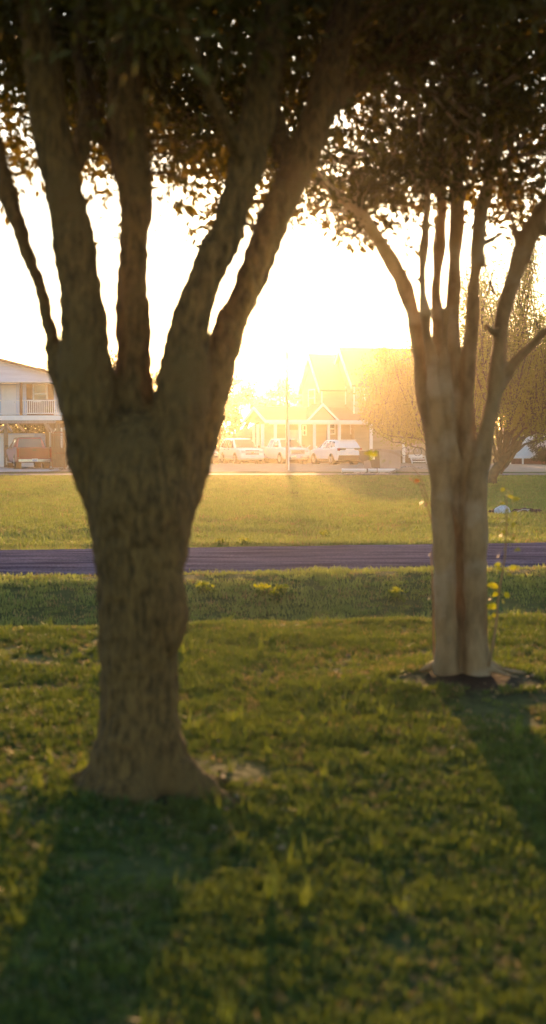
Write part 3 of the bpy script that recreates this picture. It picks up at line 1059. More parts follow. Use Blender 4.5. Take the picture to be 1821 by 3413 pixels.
shoot('leafy_shoot', 'small sprig of yellow leaves close to the right edge of the smooth trunk',
      [(1612, 2240), (1622, 2100), (1618, 1980), (1622, 1870)],
      [(1623, 1875, .7), (1626, 1910, .8), (1640, 1960, .7), (1630, 2030, .6), (1626, 2090, .5)], 9.35, 'leaf_yellow', 0.05)


# ---- background trees
def far_tree(name, label, base, height, rx, m, leaf, nleaf, seed, trunk_r=0.2, z0=0.3, cat='tree', group=None, lean=(0, 0), stems=6, clump=0.55, blobs=46, fine=False):
    g = random.Random(seed)
    e = empty(name, base, 0, label, cat, group)
    mb = MB()
    cx, cy = lean
    C = []
    for i in range(blobs):
        while True:
            x, y, z = g.uniform(-1, 1), g.uniform(-1, 1), g.uniform(-1, 1)
            if x * x + y * y + z * z <= 1:
                break
        zz = height * (z0 + (1 - z0) * (0.5 + 0.5 * z))
        rr = rx * (0.85 + 0.25 * g.random())
        C.append(Vector((cx + x * rr, cy + y * rr, zz)))
    for i in range(stems):
        c = g.choice(C)
        mid = Vector((c.x * 0.3, c.y * 0.3, height * (z0 * 0.8 + 0.1 * g.random())))
        mb.tube([Vector((g.uniform(-1, 1) * trunk_r * 0.3, 0, -0.1)), mid * 0.5, mid, mid.lerp(c, 0.6), c], [trunk_r, trunk_r * 0.7, trunk_r * 0.5, trunk_r * 0.25, trunk_r * 0.08], 8, cap=False)
    mb.build('trunk', 'bark_far', e, smooth=True, fix=False)
    gg = np.random.default_rng(seed)
    A = np.array([tuple(c) for c in C])
    idx = gg.integers(0, len(A), nleaf)
    u = gg.normal(size=(nleaf, 3))
    u /= np.linalg.norm(u, axis=1)[:, None]
    rr = gg.random(nleaf) ** 0.45
    sc = clump * rx * 0.62
    P = A[idx] + u * (rr * sc)[:, None] * np.array([1, 1, 0.75])
    P[:, 2] = np.maximum(P[:, 2], 0.15 * height)
    tag(leaf_mesh('crown', P, leaf, m, e, seed), kind='stuff')
    return e


def ground_pt(px, Y):
    return Vector(((px - 910.5) / F * Y, Y, 0))


FG = 'trees standing far behind the houses'
far_tree('broadleaf_tree', 'far rounded tree seen between the left trunk and the flag-high pole, behind the porch roof', ground_pt(790, 150), 8.8, 2.9, 'leaf_far', 0.32, 5200, 21, 0.25, 0.3, group=FG, blobs=30, clump=0.5)
far_tree('broadleaf_tree', 'far airy tree right behind the utility pole, left of the tall gabled house', ground_pt(925, 152), 8.6, 2.8, 'leaf_far', 0.32, 4400, 22, 0.25, 0.3, group=FG, blobs=28, clump=0.48)
far_tree('broadleaf_tree', 'far dense tree whose edge touches the left wall of the tall gabled house', ground_pt(1020, 158), 8.0, 2.6, 'leaf_far', 0.32, 4200, 23, 0.25, 0.3, group=FG)
far_tree('broadleaf_tree', 'far tree showing between the second and third stems of the left trunk', ground_pt(385, 140), 10.2, 3.2, 'leaf_far', 0.3, 6000, 24, 0.25, 0.3, group=FG)
far_tree('broadleaf_tree', 'far tree showing between the third and fourth stems of the left trunk', ground_pt(530, 145), 8.6, 3.6, 'leaf_far', 0.3, 6000, 25, 0.25, 0.3, group=FG)
far_tree('broadleaf_tree', 'far tree behind the right end of the raised house, beside the left trunk', ground_pt(230, 125), 8.6, 3.4, 'leaf_far', 0.28, 6000, 26, 0.25, 0.3, group=FG)
far_tree('broadleaf_tree', 'far tree whose top just clears the low end of the raised house roof', ground_pt(90, 120), 6.2, 3.8, 'leaf_far', 0.28, 6000, 27, 0.25, 0.1, group=FG)
far_tree('broadleaf_tree', 'far tree wholly behind the fork of the left trunk, right of its fourth stem', ground_pt(660, 150), 6.2, 3.0, 'leaf_far', 0.3, 4000, 28, 0.25, 0.2, group=FG)
far_tree('broadleaf_tree', 'far low tree behind the white building at the right edge', ground_pt(1790, 125), 4.4, 3.2, 'leaf_far', 0.26, 4200, 29, 0.25, 0.1, group=FG)
far_tree('dark_shrub', 'dark rounded shrub beside the white building at the right edge', ground_pt(1822, 99), 2.15, 1.25, 'leaf_shrub', 0.13, 5200, 31, 0.06, 0.0, cat='shrub', stems=5, blobs=30)


def fan_tree(name, label, base, H, top_dx, rx, n_limbs, nleaf, seed, leaf=0.09, lowfrac=0.18, bias=0.0):
    """Vase-like tree: many thin limbs fanning from one foot, upright leafy twigs on them."""
    g = random.Random(seed)
    e = empty(name, base, 0, label, 'tree')
    mb = MB()
    tips = []
    mb.tube([(0, 0, -0.2), (0.05, 0, 0.3), (0.15 + bias * .2, 0, 0.8), (0.3 + bias * .4, 0, 1.3)], [0.26, 0.2, 0.18, 0.14], 10)
    for i in range(n_limbs):
        a = (i + g.random()) / n_limbs
        ex = top_dx + (2 * a - 1) * rx
        ey = g.uniform(-1, 1) * rx * 0.8
        ez = H * g.uniform(0.4, 0.88) * (1 - 0.22 * abs(2 * a - 1))
        s = Vector((0.15 + bias * .2 + g.uniform(-.05, .05), 0, g.uniform(0.4, 1.2)))
        p1 = s + Vector((ex * 0.30, ey * 0.3, ez * 0.26))
        p2 = Vector((ex * 0.70, ey * 0.7, ez * 0.62))
        p3 = Vector((ex, ey, ez))
        row = spline([tuple(s), tuple(p1), tuple(p2), tuple(p3)], 5)
        row[1:-1] += rng.normal(size=(len(row) - 2, 3)) * 0.04
        rr = [0.055 * (1 - 0.8 * k / len(row)) for k in range(len(row))]
        mb.tube(row, rr, 6, cap=False)
        for k in range(6, len(row)):
            for _ in range(7):
                q = Vector(row[k])
                up = Vector((g.uniform(-0.35, 0.35), g.uniform(-0.35, 0.35), 1)).normalized()
                L = H * g.uniform(0.10, 0.30)
                e1 = q + up * L * 0.5 + Vector((g.uniform(-.1, .1), 0, 0))
                e2 = q + up * L
                mb.tube([q, e1, e2], [0.016, 0.011, 0.005], 4, cap=False)
                for t in np.linspace(0.1, 1.05, 7):
                    tips.append(q.lerp(e2, t))
    mb.build('trunk', 'bark_far', e, smooth=True, fix=False)
    gg = np.random.default_rng(seed)
    A = np.array([tuple(t) for t in tips])
    P = A[gg.integers(0, len(A), nleaf)] + gg.normal(size=(nleaf, 3)) * np.array([0.18, 0.18, 0.18])
    tag(leaf_mesh('crown', P, leaf, 'leaf_willow', e, seed, ratio=0.36, droop=0.0), kind='stuff')
    return e


fan_tree('feathery_tree', 'feathery tree fanning out from one foot behind the smooth trunk, leaning over the right edge', ground_pt(1636, 53), 9.0, 1.1, 3.3, 28, 85000, 41, 0.11, bias=1.0)
fan_tree('feathery_tree', 'feathery bush-like tree in front of the tall gabled house, left of the smooth trunk', ground_pt(1468, 82), 7.6, -1.7, 3.0, 26, 80000, 42, 0.15, bias=-1.0)

# far wood closing the horizon
g2 = np.random.default_rng(77)
nP = 26000
xs = g2.uniform(-300, 300, nP)
hgt = np.array([4.5 + 2.2 * noise.noise(Vector((x * 0.05, 0, 0))) + 1.6 * noise.noise(Vector((x * 0.25, 3, 0))) for x in xs])
zz = g2.random(nP) * hgt
ys = 215 + g2.uniform(0, 18, nP) + 0.0004 * xs * xs
tag(leaf_mesh('distant_wood', np.column_stack([xs, ys, zz]), 1.1, 'leaf_far', None, 9, ratio=0.6), 'low far-off wood closing the horizon behind the houses', 'wood', kind='stuff')


# ------------------------------------------------------------------ vehicles
def side_w(st, x, z):
    """Half-width of the car skin at length x and height z."""
    st = sorted(st, key=lambda s: s[0])
    for a, b in zip(st, st[1:]):
        if a[0] <= x <= b[0]:
            t = (x - a[0]) / (b[0] - a[0])
            s = [a[i] + (b[i] - a[i]) * t for i in range(7)]
            break
    else:
        s = st[0] if x < st[0][0] else st[-1]
    _, zb, zbelt, ztop, ws, wb, wt = s
    if z <= zbelt:
        return wb
    t = min(1, (z - zbelt) / max(0.01, ztop - 0.05 - zbelt))
    return wb * 0.985 + (wt - wb * 0.985) * t


def car_body(st):
    mb = MB()
    rings = []
    for (x, zb, zbelt, ztop, ws, wb, wt) in st:
        half = [(ws * 0.9, zb), (ws, zb + 0.10), (wb, zb + (zbelt - zb) * 0.45), (wb * 0.995, zbelt - 0.04), (wb * 0.985, zbelt), (wt + 0.01, ztop - 0.06), (wt * 0.93, ztop - 0.012), (wt * 0.5, ztop)]
        ring = [(x, y, z) for y, z in half] + [(x, -y, z) for y, z in reversed(half)]
        rings.append(ring)
    n = len(rings[0])
    for r in rings:
        mb.v += r
    for i in range(len(rings) - 1):
        for k in range(n):
            mb.f.append((i * n + k, i * n + (k + 1) % n, (i + 1) * n + (k + 1) % n, (i + 1) * n + k))
    mb.f.append(tuple(range(n)))
    mb.f.append(tuple(range((len(rings) - 1) * n, len(rings) * n))[::-1])
    return mb


def soften(o, w=0.02, seg=2, ang=30):
    md = o.modifiers.new('bevel', 'BEVEL')
    md.width = w
    md.segments = seg
    md.limit_method = 'ANGLE'
    md.angle_limit = R(ang)
    md.harden_normals = False
    return o


def panel(mb, pts, depth):
    """Slab from a list of 3D corners, thickened inwards along its normal."""
    P = [Vector(p) for p in pts]
    nrm = (P[1] - P[0]).cross(P[2] - P[0]).normalized()
    c = sum(P, Vector()) / len(P)
    if nrm.dot(c - Vector((0, 0, 1.0))) < 0:
        nrm = -nrm
    n = len(P)
    vs = P + [p - nrm * depth for p in P]
    mb.add(vs, [tuple(range(n)), tuple(range(2 * n - 1, n - 1, -1))] + [(i, (i + 1) % n, (i + 1) % n + n, i + n) for i in range(n)])


def side_panel(mb, st, poly, sgn, off=0.012, depth=0.03):
    panel(mb, [(x, sgn * (side_w(st, x, z) + off), z) for x, z in poly], depth)


def wheel(parent, x, y, r, w=0.24, sgn=1):
    e = MB().tube([(0, -w / 2, 0), (0, -w / 2 + 0.03, 0), (0, w / 2 - 0.03, 0), (0, w / 2, 0)], [r * 0.93, r, r, r * 0.93], 24).build('wheel', 'tyre', parent, smooth=False)
    e.location = (x, y, r)
    m = MB().tube([(0, sgn * (w / 2 - 0.01), 0), (0, sgn * (w / 2 + 0.008), 0)], [r * 0.62, r * 0.6], 20)
    for k in range(6):
        a = k * math.pi / 3
        m.bar((0, sgn * (w / 2 + 0.014), 0), (math.cos(a) * r * 0.56, sgn * (w / 2 + 0.014), math.sin(a) * r * 0.56), r * 0.12, 0.02)
    m.build('rim', 'rim', e)


def vehicle(name, label, loc, rz, kind, paint, cat, group=None, rear_detail=False):
    e = empty(name, loc, rz, label, cat, group)
    if kind == 'suv':
        st = [(2.56, 0.42, 0.86, 0.92, 0.80, 0.84, 0.76), (2.48, 0.32, 0.98, 1.05, 0.88, 0.93, 0.84), (2.2, 0.28, 1.06, 1.13, 0.94, 0.98, 0.86), (1.2, 0.28, 1.10, 1.19, 0.96, 1.0, 0.86),
              (0.35, 0.28, 1.10, 1.80, 0.96, 1.0, 0.72), (0.0, 0.28, 1.11, 1.87, 0.96, 1.0, 0.74), (-1.6, 0.28, 1.13, 1.88, 0.96, 1.0, 0.74), (-2.15, 0.30, 1.15, 1.84, 0.96, 0.99, 0.73), (-2.42, 0.34, 1.15, 1.28, 0.93, 0.96, 0.86), (-2.54, 0.4, 1.0, 1.05, 0.88, 0.92, 0.84)]
        axles, wr, roof = (1.5, -1.5), 0.39, 0.2
        ws_lo, ws_hi = (1.22, 1.19, 0.86), (0.38, 1.77, 0.70)
        rear_lo, rear_hi = (-2.40, 1.22, 0.84), (-2.17, 1.76, 0.70)
        wins = [[(0.95, 1.16), (0.22, 1.74), (-0.32, 1.76), (-0.32, 1.16)], [(-0.42, 1.16), (-0.42, 1.76), (-1.2, 1.76), (-1.3, 1.17)], [(-1.40, 1.18), (-1.32, 1.76), (-1.95, 1.74), (-2.14, 1.24)]]
    elif kind == 'crossover':
        st = [(2.42, 0.40, 0.80, 0.86, 0.78, 0.82, 0.74), (2.30, 0.30, 0.95, 1.02, 0.88, 0.92, 0.80), (2.0, 0.26, 1.02, 1.10, 0.93, 0.97, 0.82), (1.15, 0.26, 1.06, 1.17, 0.95, 0.98, 0.80),
              (0.55, 0.26, 1.07, 1.55, 0.95, 0.98, 0.68), (0.15, 0.26, 1.08, 1.72, 0.95, 0.98, 0.68), (-0.6, 0.26, 1.10, 1.77, 0.95, 0.98, 0.70), (-1.7, 0.28, 1.14, 1.75, 0.95, 0.98, 0.70), (-2.1, 0.30, 1.16, 1.66, 0.94, 0.97, 0.69), (-2.34, 0.34, 1.13, 1.22, 0.92, 0.95, 0.86), (-2.46, 0.40, 0.95, 1.0, 0.88, 0.91, 0.84)]
        axles, wr, roof = (1.45, -1.42), 0.37, 0.2
        ws_lo, ws_hi = (1.18, 1.15, 0.80), (0.22, 1.66, 0.66)
        rear_lo, rear_hi = (-2.32, 1.18, 0.82), (-2.08, 1.62, 0.66)
        wins = [[(0.95, 1.14), (0.25, 1.60), (-0.25, 1.66), (-0.25, 1.14)], [(-0.33, 1.14), (-0.33, 1.66), (-1.05, 1.66), (-1.15, 1.16)], [(-1.24, 1.18), (-1.15, 1.65), (-1.6, 1.62), (-1.85, 1.28)]]
    elif kind == 'sedan':
        st = [(2.35, 0.38, 0.66, 0.70, 0.74, 0.78, 0.70), (2.22, 0.26, 0.76, 0.82, 0.84, 0.87, 0.76), (1.9, 0.22, 0.84, 0.90, 0.88, 0.90, 0.78), (1.0, 0.22, 0.90, 0.98, 0.89, 0.91, 0.76),
              (0.3, 0.22, 0.92, 1.38, 0.89, 0.91, 0.60), (-0.2, 0.22, 0.93, 1.45, 0.89, 0.91, 0.62), (-1.0, 0.22, 0.95, 1.40, 0.89, 0.91, 0.60), (-1.7, 0.24, 0.98, 1.05, 0.88, 0.90, 0.72), (-2.25, 0.3, 0.95, 1.0, 0.82, 0.86, 0.74)]
        axles, wr, roof = (1.4, -1.35), 0.33, 0.0
        ws_lo, ws_hi = (1.02, 0.97, 0.76), (0.30, 1.36, 0.58)
        rear_lo, rear_hi = (-1.68, 1.04, 0.72), (-1.02, 1.38, 0.58)
        wins = [[(0.85, 0.97), (0.2, 1.33), (-0.25, 1.38), (-0.25, 0.97)], [(-0.33, 0.97), (-0.33, 1.38), (-0.95, 1.34), (-1.3, 1.02)]]
    else:  # pickup: cab part; the bed is added below
        st = [(2.78, 0.46, 0.92, 0.98, 0.84, 0.88, 0.80), (2.68, 0.36, 1.04, 1.12, 0.92, 0.97, 0.86), (2.4, 0.34, 1.12, 1.19, 0.96, 1.0, 0.88), (1.55, 0.34, 1.15, 1.24, 0.97, 1.01, 0.88),
              (0.85, 0.34, 1.16, 1.78, 0.97, 1.01, 0.70), (0.5, 0.34, 1.17, 1.86, 0.97, 1.01, 0.72), (-0.75, 0.34, 1.18, 1.86, 0.97, 1.01, 0.72), (-0.98, 0.34, 1.18, 1.80, 0.97, 1.01, 0.71), (-1.08, 0.36, 1.18, 1.22, 0.97, 1.0, 0.9)]
        axles, wr, roof = (1.75, -1.75), 0.40, 0.0
        ws_lo, ws_hi = (1.56, 1.24, 0.87), (0.90, 1.76, 0.68)
        rear_lo, rear_hi = (-1.06, 1.24, 0.80), (-0.99, 1.76, 0.68)
        wins = [[(1.25, 1.22), (0.72, 1.72), (0.12, 1.76), (0.12, 1.22)], [(0.04, 1.22), (0.04, 1.76), (-0.72, 1.76), (-0.80, 1.24)]]
    soften(car_body(st).build('body', paint, e, smooth=False), 0.03, 2, 25)
    front = st[0][0]
    back = st[-1][0]
    if kind == 'pickup':
        mb = MB()
        for s in (1, -1):
            mb.box((-1.98, s * 0.97, 0.84), (1.74, 0.09, 0.86))
        mb.box((-1.98, 0, 0.62), (1.74, 1.86, 0.10))
        soften(mb.build('cargo_bed', paint, e), 0.02)
        tg = soften(MB().box((-2.89, 0, 0.88), (0.07, 1.70, 0.66)).build('tailgate', paint, e), 0.02)
        MB().box((-2.932, 0, 1.10), (0.012, 0.22, 0.05)).build('handle', 'black_plastic', tg)
        back = -2.9
        for s in (1, -1):
            MB().box((-2.895, s * 0.935, 0.92), (0.06, 0.13, 0.48)).build('tail_light', 'lamp_red', e)
        bp = soften(MB().box((-3.03, 0, 0.50), (0.18, 1.86, 0.16)).build('rear_bumper', 'chrome', e), 0.02)
        pl = MB().box((-3.13, 0, 0.52), (0.015, 0.34, 0.16)).build('licence_plate', 'plate', e)
        t = MB()
        for k in range(6):
            t.box((-3.140, -0.11 + k * 0.045, 0.52), (0.004, 0.026, 0.07))
        tag(t.build('plate_characters', 'plate_text', pl), kind='stuff')
        MB().box((-2.6, 0, 0.42), (0.5, 1.3, 0.12)).build('underbody', 'black_plastic', e)
    else:
        for s in (1, -1):
            if kind != 'sedan':
                m = MB()
                z0_, z1_ = (0.80, 1.35) if kind == 'suv' else (0.98, 1.16)
                x0_ = back + 0.02
                m.box((x0_ + 0.06, s * 0.86, (z0_ + z1_) / 2), (0.16, 0.16, z1_ - z0_))
                m.build('tail_light', 'lamp_red', e)
        if kind == 'crossover':
            m = MB()
            m.box((back + 0.10, 0, 1.10), (0.16, 1.72, 0.15))
            m.build('light_bar', 'black_plastic', e)
            MB().box((back + 0.02, 0, 0.50), (0.20, 1.78, 0.34)).build('rear_bumper', 'black_plastic', e)
            MB().prism([(-0.42, 1.0), (-0.28, 1.14), (0.28, 1.14), (0.42, 1.0), (0.36, 0.72), (-0.36, 0.72)], back - 0.02, back + 0.06, 'x').build('tailgate_panel', paint, e)
            MB().box((back - 0.035, 0, 0.84), (0.015, 0.32, 0.12)).build('licence_plate', 'plate', e)
            MB().box((-2.02, 0, 1.735), (0.30, 1.24, 0.05)).build('roof_spoiler', paint, e)
        else:
            MB().box((back - 0.02, 0, 0.48), (0.16, 1.76, 0.22)).build('rear_bumper', paint, e)
        MB().box((-0.1, 0, 0.24), (4.0, 1.6, 0.14)).build('underbody', 'black_plastic', e)
    # glass
    mb = MB()
    panel(mb, [(ws_lo[0] + 0.01, -ws_lo[2] + 0.08, ws_lo[1] + 0.02), (ws_lo[0] + 0.01, ws_lo[2] - 0.08, ws_lo[1] + 0.02), (ws_hi[0] + 0.01, ws_hi[2] - 0.04, ws_hi[1] + 0.02), (ws_hi[0] + 0.01, -ws_hi[2] + 0.04, ws_hi[1] + 0.02)], 0.05)
    mb.build('windscreen', 'glass', e)
    mb = MB()
    panel(mb, [(rear_lo[0] - 0.02, -rear_lo[2] + 0.08, rear_lo[1] + 0.02), (rear_lo[0] - 0.02, rear_lo[2] - 0.08, rear_lo[1] + 0.02), (rear_hi[0] - 0.03, rear_hi[2] - 0.04, rear_hi[1]), (rear_hi[0] - 0.03, -rear_hi[2] + 0.04, rear_hi[1])], 0.05)
    mb.build('rear_window', 'glass', e)
    for s in (1, -1):
        for wv in wins:
            mb = MB()
            side_panel(mb, st, wv, s)
            mb.build('side_window', 'glass', e)
        m = MB().box((ws_lo[0] - 0.35, s * (1.10 if kind != 'sedan' else 0.99), ws_lo[1] + 0.07), (0.14, 0.2, 0.17))
        soften(m.build('wing_mirror', 'black_plastic' if kind != 'crossover' else paint, e), 0.03)
        for zx in (0.0, -0.95):
            MB().box((ws_lo[0] - 1.55 + zx + 0.35, s * (side_w(st, 0, 0.9) + 0.012), ws_lo[1] - 0.14), (0.2, 0.03, 0.03)).build('door_handle', 'black_plastic' if kind == 'suv' else paint, e)
        for ax in axles:
            a = MB().tube([(ax, s * (st[3][5] - 0.35), wr), (ax, s * (st[3][5] + 0.008), wr)], wr * 1.16, 24)
            a.build('wheel_arch', 'black_plastic', e)
            wheel(e, ax, s * (st[3][5] - 0.10), wr, 0.25, s)
        if roof:
            MB().bar((0.1, s * 0.62, st[5][3] + 0.05), (-1.9, s * 0.62, st[5][3] + 0.03), 0.04, 0.04).build('roof_rail', 'chrome', e)
        if kind in ('suv', 'pickup'):
            MB().box((0.1, s * 1.0, 0.36), (2.2, 0.14, 0.05)).build('running_board', 'chrome', e)
        # headlights
        hz, hw = (0.90, 0.28) if kind != 'sedan' else (0.68, 0.24)
        if kind == 'pickup':
            hz = 0.98
        hl = MB().box((front - 0.03, s * 0.68, hz - 0.02), (0.14, hw, 0.2 if kind != 'sedan' else 0.12))
        hl.build('headlight', 'lamp_clear', e)
    gz = {'suv': 0.84, 'pickup': 0.88, 'crossover': 0.72, 'sedan': 0.58}[kind]
    gr = MB().box((front + 0.005, 0, gz), (0.06, 1.02, 0.30)).build('grille', 'black_plastic', e)
    sm = MB()
    for k in (-1, 0, 1):
        if kind == 'pickup' or k != 1:
            sm.box((front + 0.045, 0, gz + 0.09 * k + (0.05 if kind == 'suv' else 0)), (0.025, 1.04, 0.035 if kind == 'pickup' else 0.055))
    sm.build('grille_bar', 'chrome' if kind != 'suv' else paint, gr)
    if kind == 'suv':
        MB().prism([(-0.11, gz - 0.0), (-0.04, gz + 0.0), (-0.035, gz + 0.03), (0.035, gz + 0.03), (0.04, gz), (0.11, gz), (0.10, gz - 0.04), (0.04, gz - 0.04), (0.035, gz - 0.06), (-0.035, gz - 0.06), (-0.04, gz - 0.04), (-0.10, gz - 0.04)], front + 0.06, front + 0.08, 'x').build('emblem', 'gold', gr)
    soften(MB().box((front + 0.02, 0, 0.52), (0.2, 1.80 if kind != 'sedan' else 1.6, 0.22)).build('front_bumper', 'chrome' if kind == 'pickup' else paint, e), 0.03)
    MB().box((front + 0.13, 0, 0.50), (0.02, 0.34, 0.16)).build('licence_plate', 'plate', e)
    if kind == 'crossover':
        for s in (1, -1):
            MB().box((0.0, s * 0.985, 0.34), (2.0, 0.04, 0.13)).build('sill_trim', 'black_plastic', e)
    return e


def heading(fx, fy):
    return math.atan2(fy, fx)


vehicle('parked_suv', 'white full-size sport utility facing the camera at an angle, nearest the left trunk', (-2.35, 104.6, 0.0), heading(0.33, -0.94), 'suv', 'car_white', 'car')
vehicle('parked_pickup', 'white pickup truck facing the camera with slatted grille, partly behind the utility pole', (0.80, 104.5, 0.0), heading(0.36, -0.93), 'pickup', 'car_white', 'pickup truck')
vehicle('parked_suv', 'white crossover showing its tailgate and dark rear window, left of the dumpster', (4.42, 100.9, 0.0), heading(-0.40, 0.92), 'crossover', 'car_white', 'car')
vehicle('parked_car', 'dark low car mostly hidden behind the left trunk, beside the white sport utility', (-5.05, 103.5, 0.0), heading(0.12, -0.99), 'sedan', 'car_dark', 'car')
vehicle('parked_pickup', 'dark red pickup truck showing its tailgate and chrome bumper under the raised house', (-14.75, 84.6, 0.03), heading(-0.30, 0.95), 'pickup', 'car_red', 'pickup truck')

# ------------------------------------------------------------------ the raised house on the left
HY = 87.0
mpp = HY / F
hx = lambda px: (px - 910.5) * mpp
hz = lambda py: 1.6 + (1473 - py) * mpp
XR = hx(208)
hl = empty('raised_house', (XR, HY, 0.03), 0, 'pale house raised on wooden posts with a white railed balcony and shallow gable roof', 'house')
X = lambda px: hx(px) - XR
W = 23.0
XL = -W
Z = hz
# deck
MB().box((XL / 2, 4.5, Z(1391)), (W, 9.0, 0.22)).build('deck', 'old_wood', hl)
MB().box((XL / 2, -0.03, Z(1394.5)), (W + 0.04, 0.06, 0.29)).build('fascia', 'white_paint', hl)
MB().box((XL / 2 - 0.2, 0.10, Z(1407)), (W - 0.4, 0.2, 0.2)).build('beam', 'grey_wood', hl)
MB().box((XL / 2 - 0.2, 4.2, Z(1408)), (W - 0.4, 0.2, 0.22)).build('beam', 'old_wood', hl)
jo = None
for i in range(12):
    x = -1.0 - i * 1.9
    if jo is None:
        jo = MB().box((0, 4.4, Z(1404)), (0.09, 8.2, 0.18)).build('joist', 'old_wood', hl)
        jo.location.x = x
    else:
        share(jo, 'joist', hl, (x, 0, 0))
# gable wall with lapped boards, house walls set back behind the balcony
apex_x, slope = -11.5, 0.255
eave_z = Z(1254)
top = lambda x: eave_z + slope * ((0 - x) if x > apex_x else (x - XL))
MB().prism([(0, Z(1277)), (0, eave_z - 0.02), (apex_x, top(apex_x) - 0.02), (XL, eave_z - 0.02), (XL, Z(1277))], 0.05, 0.20).build('gable_wall', 'siding', hl)
mb = MB()
zc = Z(1277)
while zc < top(apex_x) - 0.15:
    xr = min(0.0, -(zc + 0.13 - eave_z) / slope if zc + 0.13 > eave_z else 0.0)
    xl = XL - xr
    if xr - xl > 0.4:
        vs = [(xl, 0.045, zc + 0.13), (xr, 0.045, zc + 0.13), (xr, 0.02, zc), (xl, 0.02, zc), (xl, 0.05, zc), (xr, 0.05, zc)]
        mb.add(vs, [(0, 1, 2, 3), (3, 2, 5, 4)])
    zc += 0.135
tag(mb.build('siding_boards', 'siding', hl), kind='stuff')
rf = MB()
for (xa, xb) in ((apex_x, 0.45), (apex_x, XL - 0.45)):
    za, zb_ = top(apex_x), top(apex_x) - slope * abs(xb - apex_x)
    rf.prism([(xa, za), (xb, zb_), (xb, zb_ + 0.10), (xa, za + 0.10)], -0.45, 9.4)
rf.build('roof', 'roof', hl)
rk = MB()
for (xa, xb) in ((apex_x, 0.45), (apex_x, XL - 0.45)):
    za, zb_ = top(apex_x), top(apex_x) - slope * abs(xb - apex_x)
    rk.prism([(xa, za - 0.08), (xb, zb_ - 0.08), (xb, zb_ + 0.08), (xa, za + 0.08)], -0.50, -0.455)
rk.build('rake_board', 'brown_wood', hl)
MB().box((XL / 2, 0.9, Z(1277) + 0.03), (W, 1.8, 0.05)).build('porch_ceiling', 'white_paint', hl)
MB().box((XL / 2 - 0.2, 5.2, (Z(1277) + Z(1385)) / 2), (W - 0.4, 7.0, Z(1277) - Z(1385))).build('wall', 'siding', hl)
WY = 1.7
# window with frame, panes and shutters (wall face y = 1.70)
for cxp in (122,):
    cw = X(cxp)
    wf = MB()
    zt, zb_ = Z(1279), Z(1336)
    w_ = 0.86
    for s in (-1, 1):
        wf.box((cw + s * w_ / 2, WY - 0.04, (zt + zb_) / 2), (0.07, 0.08, zt - zb_))
    for z_ in (zt, (zt + zb_) / 2 - 0.08, zb_):
        wf.box((cw, WY - 0.045, z_), (w_, 0.07, 0.07))
    wo = wf.build('window', 'white_paint', hl)
    MB().box((cw, WY - 0.01, (zt + zb_) / 2), (w_, 0.01, zt - zb_)).build('pane', 'house_glass', wo)
    for k, sx in enumerate((-1, 1)):
        sh = MB().box((cw + sx * (w_ / 2 + 0.24), WY - 0.03, (zt + zb_) / 2 - 0.05), (0.38, 0.05, zt - zb_ + 0.1)).build('shutter', 'brown_wood', hl)
        sl = MB().box((0, 0, 0), (0.30, 0.02, 0.05), rx=0.5)
        sp_ = None
        for q in range(9):
            zz_ = zb_ + 0.08 + q * (zt - zb_ - 0.1) / 8.5
            if sp_ is None:
                sp_ = sl.build('slat', 'brown_wood', sh)
                sp_.location = (cw + sx * (w_ / 2 + 0.24), WY - 0.065, zz_)
            else:
                share(sp_, 'slat', sh, (cw + sx * (w_ / 2 + 0.24), WY - 0.065, zz_))
MB().box((X(122), WY - 0.02, (Z(1340) + Z(1385)) / 2), (X(168) - X(77), 0.04, Z(1340) - Z(1385))).build('wainscot', 'brown_wood', hl)
dr = MB().box((X(16), WY - 0.03, (Z(1283) + Z(1385)) / 2), (0.92, 0.06, Z(1283) - Z(1385))).build('door', 'white_paint', hl)
MB().tube([(X(16) + 0.36, WY - 0.06, Z(1340)), (X(16) + 0.36, WY - 0.12, Z(1340))], 0.03, 10).build('handle', 'chrome', dr)
for s in (-1, 1):
    MB().box((X(16) + s * 0.50, WY - 0.035, (Z(1283) + Z(1385)) / 2 + 0.02), (0.08, 0.07, Z(1280) - Z(1385))).build('door_frame', 'siding', hl)
# posts of the porch and railings
post = MB().box((0, 0.08, (Z(1277) + Z(1385)) / 2), (0.16, 0.16, Z(1277) - Z(1385))).build('porch_post', 'brown_wood', hl)
post.location.x = X(72.5)
for px in (-62, -200, -340, -480):
    share(post, 'porch_post', hl, (X(px), 0, 0))
bal = MB().box((0, 0.06, (Z(1337) + Z(1379)) / 2), (0.045, 0.045, Z(1337) - Z(1379) - 0.04)).build('baluster', 'white_paint', hl)
bal.location.x = X(80)
cnt = 0
for a, b in ((77, 202), (-58, 68), (-196, -66)):
    MB().box(((X(a) + X(b)) / 2, 0.06, Z(1336.5)), (X(b) - X(a), 0.09, 0.06)).build('top_rail', 'white_paint', hl)
    MB().box(((X(a) + X(b)) / 2, 0.06, Z(1379.5)), (X(b) - X(a), 0.07, 0.06)).build('bottom_rail', 'white_paint', hl)
    x = a + 3.0
    while x < b - 2:
        cnt += 1
        if cnt > 1:
            share(bal, 'baluster', hl, (X(x), 0, 0))
        x += 6.9
MB().box((X(202) + 0.02, 0.06, (Z(1333) + Z(1385)) / 2), (0.10, 0.10, Z(1333) - Z(1385))).build('rail_post', 'white_paint', hl)
